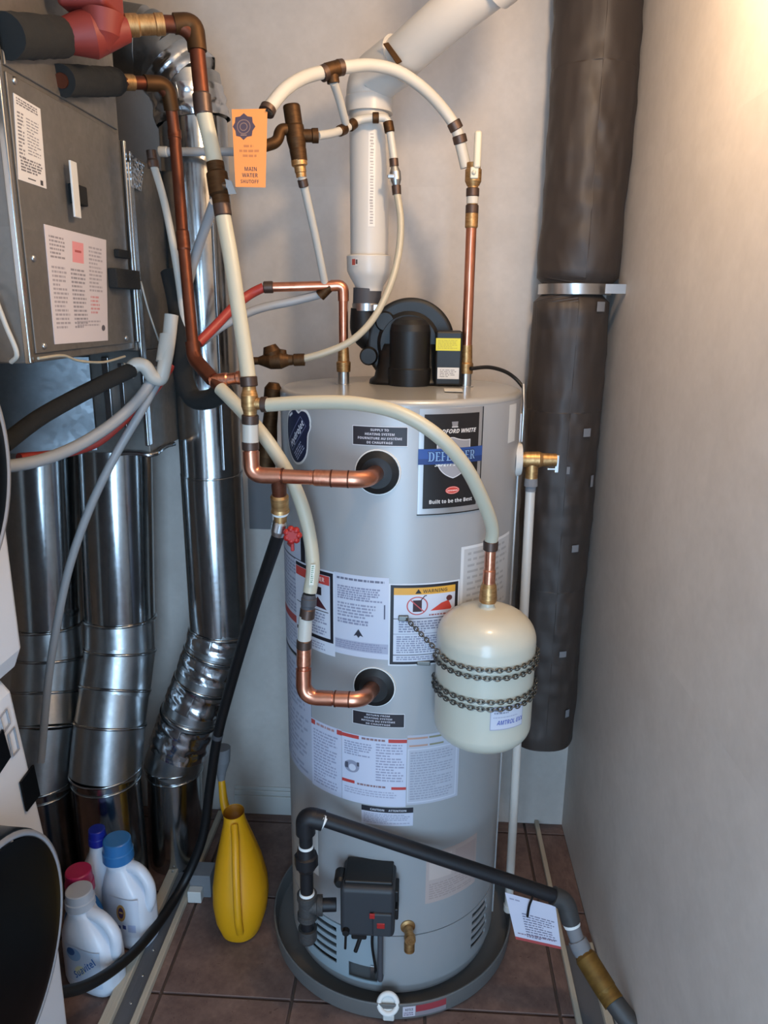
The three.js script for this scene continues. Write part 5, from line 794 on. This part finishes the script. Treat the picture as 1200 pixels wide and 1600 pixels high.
// white arch over the top
{
  const t = thing('white_tube_arch', 'white plastic tube arching over the vent pipe to the copper riser', 'pipe', [-0.0683,2.159,0.06]);
  const teeA = [-0.1541,2.1286,0.13], teeB = [-0.1279,2.1394,0.115];
  put('tube', hose([[-0.2446,2.0304,0.26], [-0.2188,2.0743,0.22], [-0.1862,2.109,0.17], teeA], 0.0125, 30, 14), M.pexWhite, t);
  put('tube', hose([teeB, [-0.0676,2.1562,0.07], [-0.0141,2.1525,0.04], [0.0365,2.129,0.015], [0.0811,2.0945,-0.01], [0.11,2.0592,-0.02], [0.1242,2.0198,-0.027], [0.1356,1.9815,-0.029]], 0.0122, 60, 14), M.pexWhite, t);
  put('tee', [collar(teeA, teeB, 0.015), turned([-0.1423,2.133,0.122], [-0.1389,2.1108,0.12], [[0, 0.013], [1, 0.0125]])], M.bronze, t, 'bronze tee');
  rings(t, [[[-0.1608,2.1222,0.137], [-0.1515,2.1286,0.13]], [[-0.1315,2.1388,0.117], [-0.1207,2.1418,0.11]], [[0.104,2.0713,-0.018], [0.113,2.0556,-0.021]], [[0.1175,2.0459,-0.023], [0.1224,2.0299,-0.026]], [[-0.2467,2.0257,0.262], [-0.2429,2.0356,0.256]]], 0.0152);
  put('short_branch', hose([[-0.1389,2.1131,0.12], [-0.1321,2.0919,0.08], [-0.1243,2.0588,0.03]], 0.0085, 20, 12), M.pexWhite, t);
  const yv = [0.1433,1.9645,-0.029][1], ye = [0.1462,1.8919,-0.029][1];
  const v = thing('ball_valve', 'brass ball valve with a cream lever above the bright copper riser', 'valve', [nipR[0], yv, nipR[2]]);
  put('body', [turned([nipR[0], yv + 0.025, nipR[2]], [nipR[0], yv - 0.022, nipR[2]], [[0, 0.0155], [0.25, 0.0155], [0.3, 0.018], [0.8, 0.018], [1, 0.0135]]), turned([nipR[0], yv - 0.02, nipR[2]], [nipR[0], ye - 0.01, nipR[2]], [[0, 0.0115], [1, 0.0115]])], M.brass, v);
  put('lever', box(nipR[0] - 0.002, nipR[0] + 0.014, yv + 0.01, yv + 0.085, nipR[2] + 0.012, nipR[2] + 0.026, 0.006), M.cream, v, 'cream coated lever');
  put('lever_screw', [box(nipR[0] - 0.008, nipR[0] + 0.01, yv - 0.01, yv + 0.014, nipR[2] + 0.016, nipR[2] + 0.022, 0.003), new THREE.SphereGeometry(0.005, 10, 8).translate(nipR[0], yv + 0.002, nipR[2] + 0.022)], M.cream, v);
  rings(v, [[[nipR[0], yv - 0.026, nipR[2]], [nipR[0], yv - 0.044, nipR[2]]], [[nipR[0], ye + 0.012, nipR[2]], [nipR[0], ye - 0.008, nipR[2]]]], 0.0145); put('tube', turned([nipR[0], yv - 0.04, nipR[2]], [nipR[0], ye + 0.014, nipR[2]], [[0, 0.013], [1, 0.013]]), M.pexWhite, v);
}
// mixing valve and the small lines round the vent pipe
{
  const t = thing('mixing_valve', 'dark bronze mixing valve with three ports beside the orange tag', 'valve', [-0.2206,2.0262,0.11]);
  put('body', turned([-0.2261,2.0744,0.11], [-0.2112,1.97,0.11], [[0, 0.016], [0.03, 0.0175], [0.35, 0.0175], [0.38, 0.019], [0.6, 0.02], [0.78, 0.017], [0.8, 0.0175], [1, 0.0165]]), M.bronze, t);
  put('port', sweep(bent([[-0.2206,2.0262,0.11], [-0.2475,2.0301,0.12], [-0.2515,2.0021,0.13], [-0.2758,1.9931,0.14]], 0.02), 0.0115, 14), M.bronze, t);
  put('port', turned([-0.2181,2.0179,0.11], [-0.1736,2.0199,0.1], [[0, 0.0125], [0.7, 0.0125], [0.74, 0.0145], [1, 0.0145]]), M.bronze, t);
  put('bottom_union', turned([-0.2125,1.9724,0.11], [-0.2081,1.9399,0.108], [[0, 0.0165], [0.3, 0.0165], [0.4, 0.012], [0.7, 0.012], [0.75, 0.011], [1, 0.0105]]), M.brass, t);
  const b = thing('thin_white_tube', 'thin white tube dropping from the mixing valve to the copper pipe', 'pipe', [-0.1766,1.7381,-0.01]);
  put('tube', hose([[-0.2081,1.9436,0.108], [-0.1976,1.879,0.07], [-0.1876,1.811,0.03], [-0.1773,1.7298,-0.015]], 0.0085, 30, 12), M.pexWhite, b); put('crimp_ring', collar([-0.2073,1.9367,0.105], [-0.2044,1.9227,0.1], 0.0105), M.crimp, b);
  const c = thing('thin_white_tube', 'thin white tube with copper rings crossing the vent pipe front', 'pipe', [-0.0798,2.075,-0.01]);
  put('tube', hose([[-0.1749,2.0199,0.1], [-0.1481,2.0329,0.06], [-0.1218,2.0534,0.015], [-0.1005,2.0721,-0.008], [-0.0661,2.0779,-0.012], [-0.0413,2.0758,-0.014], [-0.0341,2.0581,-0.014], [-0.0281,2.0264,-0.014], [-0.022,1.9914,-0.012]], 0.0085, 50, 12), M.pexWhite, c);
  rings(c, [[[-0.1369,2.0407,0.04], [-0.1266,2.0494,0.022]], [[-0.118,2.0555,0.011], [-0.1081,2.0653,0]], [[-0.0703,2.0779,-0.012], [-0.0565,2.0781,-0.013]], [[-0.037,2.0707,-0.014], [-0.0326,2.0493,-0.014]]], 0.0112, M.bronze);
  const d = thing('needle_valve', 'small chromed stop valve hanging beside the vent pipe', 'valve', [-0.0202,1.9655,-0.012]);
  for (const g of [turned([-0.0235,1.9965,-0.012], [-0.0219,1.9811,-0.012], [[0, 0.01], [1, 0.01]]), turned([-0.0171,1.9421,-0.012], [-0.0154,1.9237,-0.012], [[0, 0.0105], [1, 0.01]])]) put('end_nut', g, M.crimp, d);
  put('chrome_barrel', [turned([-0.0219,1.9824,-0.012], [-0.0171,1.9408,-0.012], [[0, 0.008], [0.3, 0.013], [0.7, 0.013], [1, 0.008]]), box(-0.01, 0.006, -0.004, 0.004, 0.008, 0.018, 0.002).translate(...[-0.0258,1.959,-0.012])], M.steel, d);
  const e = thing('clear_tube', 'translucent beige tube looping from the small stop valve to the bronze check valve', 'pipe', [-0.038,1.6965,0.05]);
  put('tube', hose([[-0.0155,1.929,-0.012], [-0.0056,1.868,0], [-0.0094,1.7927,0.02], [-0.0298,1.717,0.05], [-0.0669,1.6487,0.08], [-0.112,1.6076,0.095], [-0.168,1.5838,0.1], [-0.215,1.5707,0.1]], 0.0078, 70, 12), M.pexClear, e);
  const f = thing('check_valve', 'bronze check valve with a round cap above the heater shoulder', 'valve', [-0.2748,1.5713,0.1]);
  put('body', [turned([-0.3253,1.5653,0.105], [-0.2093,1.5694,0.1], [[0, 0.0085], [0.12, 0.0085], [0.2, 0.012], [0.35, 0.019], [0.55, 0.019], [0.7, 0.012], [0.78, 0.011], [0.8, 0.0135], [1, 0.0135]]), turned([-0.2777,1.5712,0.1], [-0.2868,1.5988,0.1], [[0, 0.018], [0.5, 0.02], [1, 0.014]], 10)], M.bronze, f);
  put('cap', turned([-0.2604,1.577,0.1], [-0.2586,1.5908,0.1], [[0, 0.012], [1, 0.009]]), M.bronze, f);
}
// smaller tubes on the furnace side
{
  const a = thing('grey_tube', 'short flat grey tube crossing in front of the tall duct', 'pipe', [-0.4887,2.027,-0.1]);
  put('tube', sweep([[-0.5749,2.0271,-0.1], [-0.4887,2.027,-0.1], [-0.397,2.027,-0.1]], 0.0095, 14), M.pexGrey, a); put('end_ring', collar([-0.5749,2.0271,-0.1], [-0.5537,2.027,-0.1], 0.0115), M.pexWhite, a);
  const b = thing('grey_tube', 'pale tube dropping from a dark fitting on the plenum edge', 'pipe', [-0.5259,1.8848,0.01]);
  put('tube', hose([[-0.5545,1.9812,0], [-0.5352,1.918,0.01], [-0.5174,1.8302,0.02], [-0.5053,1.7204,0.02], [-0.5001,1.6356,0.02]], 0.0085, 30, 12), M.pexWhite, b); put('end_fitting', [turned([-0.5581,2.0111,0], [-0.5549,1.976,0], [[0, 0.011], [0.5, 0.011], [0.6, 0.0125], [1, 0.0125]])], M.crimp, b);
  const c = thing('grey_tube', 'blue grey tube slanting down from the lever valve behind the copper line', 'pipe', [-0.4358,1.8337,0.06]);
  put('tube', hose([[-0.3841,1.8873,0.14], [-0.4151,1.8467,0.1], [-0.4524,1.7899,0.06], [-0.4828,1.7201,0.04]], 0.0105, 30, 12), M.pexGrey, c);
  const d = thing('foam_hose', 'black foam covered line making a short bend under the aged copper pipe', 'hose', [-0.4825,1.4705,0.05]);
  put('hose', hose([[-0.5386,1.7567,-0.02], [-0.5211,1.6924,0], [-0.5088,1.5923,0.02], [-0.5028,1.5129,0.035], [-0.4793,1.4749,0.05], [-0.4345,1.4762,0.08], [-0.3845,1.5014,0.12]], 0.0225, 50, 18), M.foam, d);
  const e = thing('condensate_elbow', 'white plastic condensate trap with bends under the furnace', 'pipe', [-0.5442,1.5253,0.1]);
  put('tube', hose([[-0.5184,1.6613,0.05], [-0.5245,1.6081,0.06], [-0.5297,1.5595,0.08], [-0.5406,1.5216,0.09], [-0.5542,1.528,0.1], [-0.5663,1.5512,0.11], [-0.5845,1.5541,0.115], [-0.5998,1.5375,0.12]], 0.0155, 60, 16), M.pexWhite, e); for (const g of [turned([-0.5275,1.6164,0.058], [-0.5335,1.5579,0.078], [[0, 0.0175], [1, 0.0175]]), turned([-0.5951,1.5513,0.118], [-0.6046,1.5318,0.12], [[0, 0.0165], [1, 0.0165]])]) put('socket', g, M.pexWhite, e); put('signal_wire', hose([[-0.585,1.7328,0.0463], [-0.585,1.6704,0.0109], [-0.585,1.6004,-0.0438]], 0.0022, 16, 6), M.pexWhite, e);
  const f = thing('foam_hose', 'thick black foam hose sloping from the white trap towards the dryer', 'hose', [-0.6615,1.4974,0.25]);
  put('hose', hose([[-0.5921,1.5432,0.12], [-0.628,1.5215,0.18], [-0.6661,1.4931,0.27], [-0.6927,1.466,0.36], [-0.7201,1.4294,0.44]], 0.0165, 40, 18), M.foam, f);
  const g = thing('grey_tube', 'grey tube sweeping from the white trap to behind the dryer door', 'pipe', [-0.6713,1.3954,0.28]);
  put('tube', hose([[-0.5493,1.5399,0.07], [-0.5795,1.4813,0.12], [-0.6173,1.4348,0.18], [-0.6622,1.3978,0.27], [-0.6995,1.3838,0.36], [-0.7383,1.3864,0.45]], 0.0125, 50, 14), M.pexGrey, g);
  const h = thing('grey_tube', 'grey tube hanging in front of the round ducts down to the washer', 'pipe', [-0.8006,1.0198,0.12]);
  put('tube', hose([[-0.5443,1.5334,0.06], [-0.5833,1.4529,0.1], [-0.6421,1.3511,0.13], [-0.7098,1.2321,0.13], [-0.773,1.0892,0.13], [-0.82,0.9401,0.13], [-0.8594,0.7843,0.13], [-0.9059,0.5464,0.13]], 0.0098, 60, 14), M.pexGrey, h);
  const i = thing('red_tube', 'red plastic tube sagging behind the grey tubes in front of the plenum', 'pipe', [-0.6747,1.3863,0.15]);
  put('tube', hose([[-0.5291,1.5495,0.04], [-0.5677,1.4904,0.07], [-0.6211,1.4318,0.11], [-0.675,1.3834,0.15], [-0.7259,1.3685,0.2], [-0.7716,1.3757,0.3]], 0.0108, 40, 14), M.pexRed, i);
  const k = thing('dark_turned_piece', 'dark brown turned piece in the gap behind the brass tee', 'fitting', [-0.3154,1.383,0]);  // dark brown turned shape standing in the gap
  put('body', [turned([-0.2993,1.5083,0], [-0.3277,1.2883,0], [[0, 0.012], [0.06, 0.021], [0.16, 0.021], [0.2, 0.016], [0.45, 0.018], [0.8, 0.026], [1, 0.022]])], M.bronze, k);
}
struct('trim_4', box([-0.4738,1.152,-0.43][0], [-0.4027,1.1536,-0.43][0], [-0.4548,1.0181,-0.43][1], [-0.449,1.1825,-0.43][1], ZB, ZB + 0.004), M.dull, 'thin grey patch on the back wall beside the tall duct', 'wall plate');  // thin grey rectangle set on the back wall
// orange tag
{
  const t = thing('orange_tag', 'orange main water shutoff tag with a dark round emblem', 'tag', [-0.2691,2.0212,0.3]);
  const m = print(240, 512, (x, w, h) => {
    x.fillStyle = '#e58d42'; x.fillRect(0, 0, w, h);
    x.fillStyle = '#453440'; x.save(); x.translate(82, 112); x.beginPath(); for (let i = 0; i < 16; i++) { const a = i / 16 * 6.2832, r = i % 2 ? 66 : 80; x.lineTo(Math.cos(a) * r, Math.sin(a) * r * 1.08); } x.closePath(); x.fill(); x.strokeStyle = '#8a6a58'; x.lineWidth = 5; x.beginPath(); x.arc(0, 0, 44, 0, 7); x.stroke(); x.beginPath(); x.arc(0, 0, 24, 0, 7); x.stroke(); x.fillStyle = '#8a6a58'; x.fillRect(-22, 50, 44, 8); x.restore();
    greek(x, 80, 230, 80, 1, 20, '#b96f38', 131, 0.8); greek(x, 44, 262, 160, 1, 20, '#b96f38', 132, 0.8); greek(x, 70, 294, 110, 1, 20, '#b96f38', 133, 0.8);
    text(x, 'MAIN', 128, 390, 'bold 38px sans-serif', '#4a3030'); text(x, 'WATER', 120, 432, 'bold 38px sans-serif', '#4a3030'); text(x, 'SHUTOFF', 116, 474, 'bold 34px sans-serif', '#5a3630');
  });
  put('tag_sheet', sheet([-0.2991,2.02,0.31], [-0.2356,2.022,0.305], [-0.2432,1.8917,0.305], [-0.2976,1.8919,0.31], 0.0009), m, t);
  put('tie_wire', hose([[-0.2362,2.0193,0.308], [-0.2328,2.0183,0.285], [-0.2418,2.031,0.262]], 0.0025, 14, 8), M.plastic, t);
}

renderer.render(scene, camera);
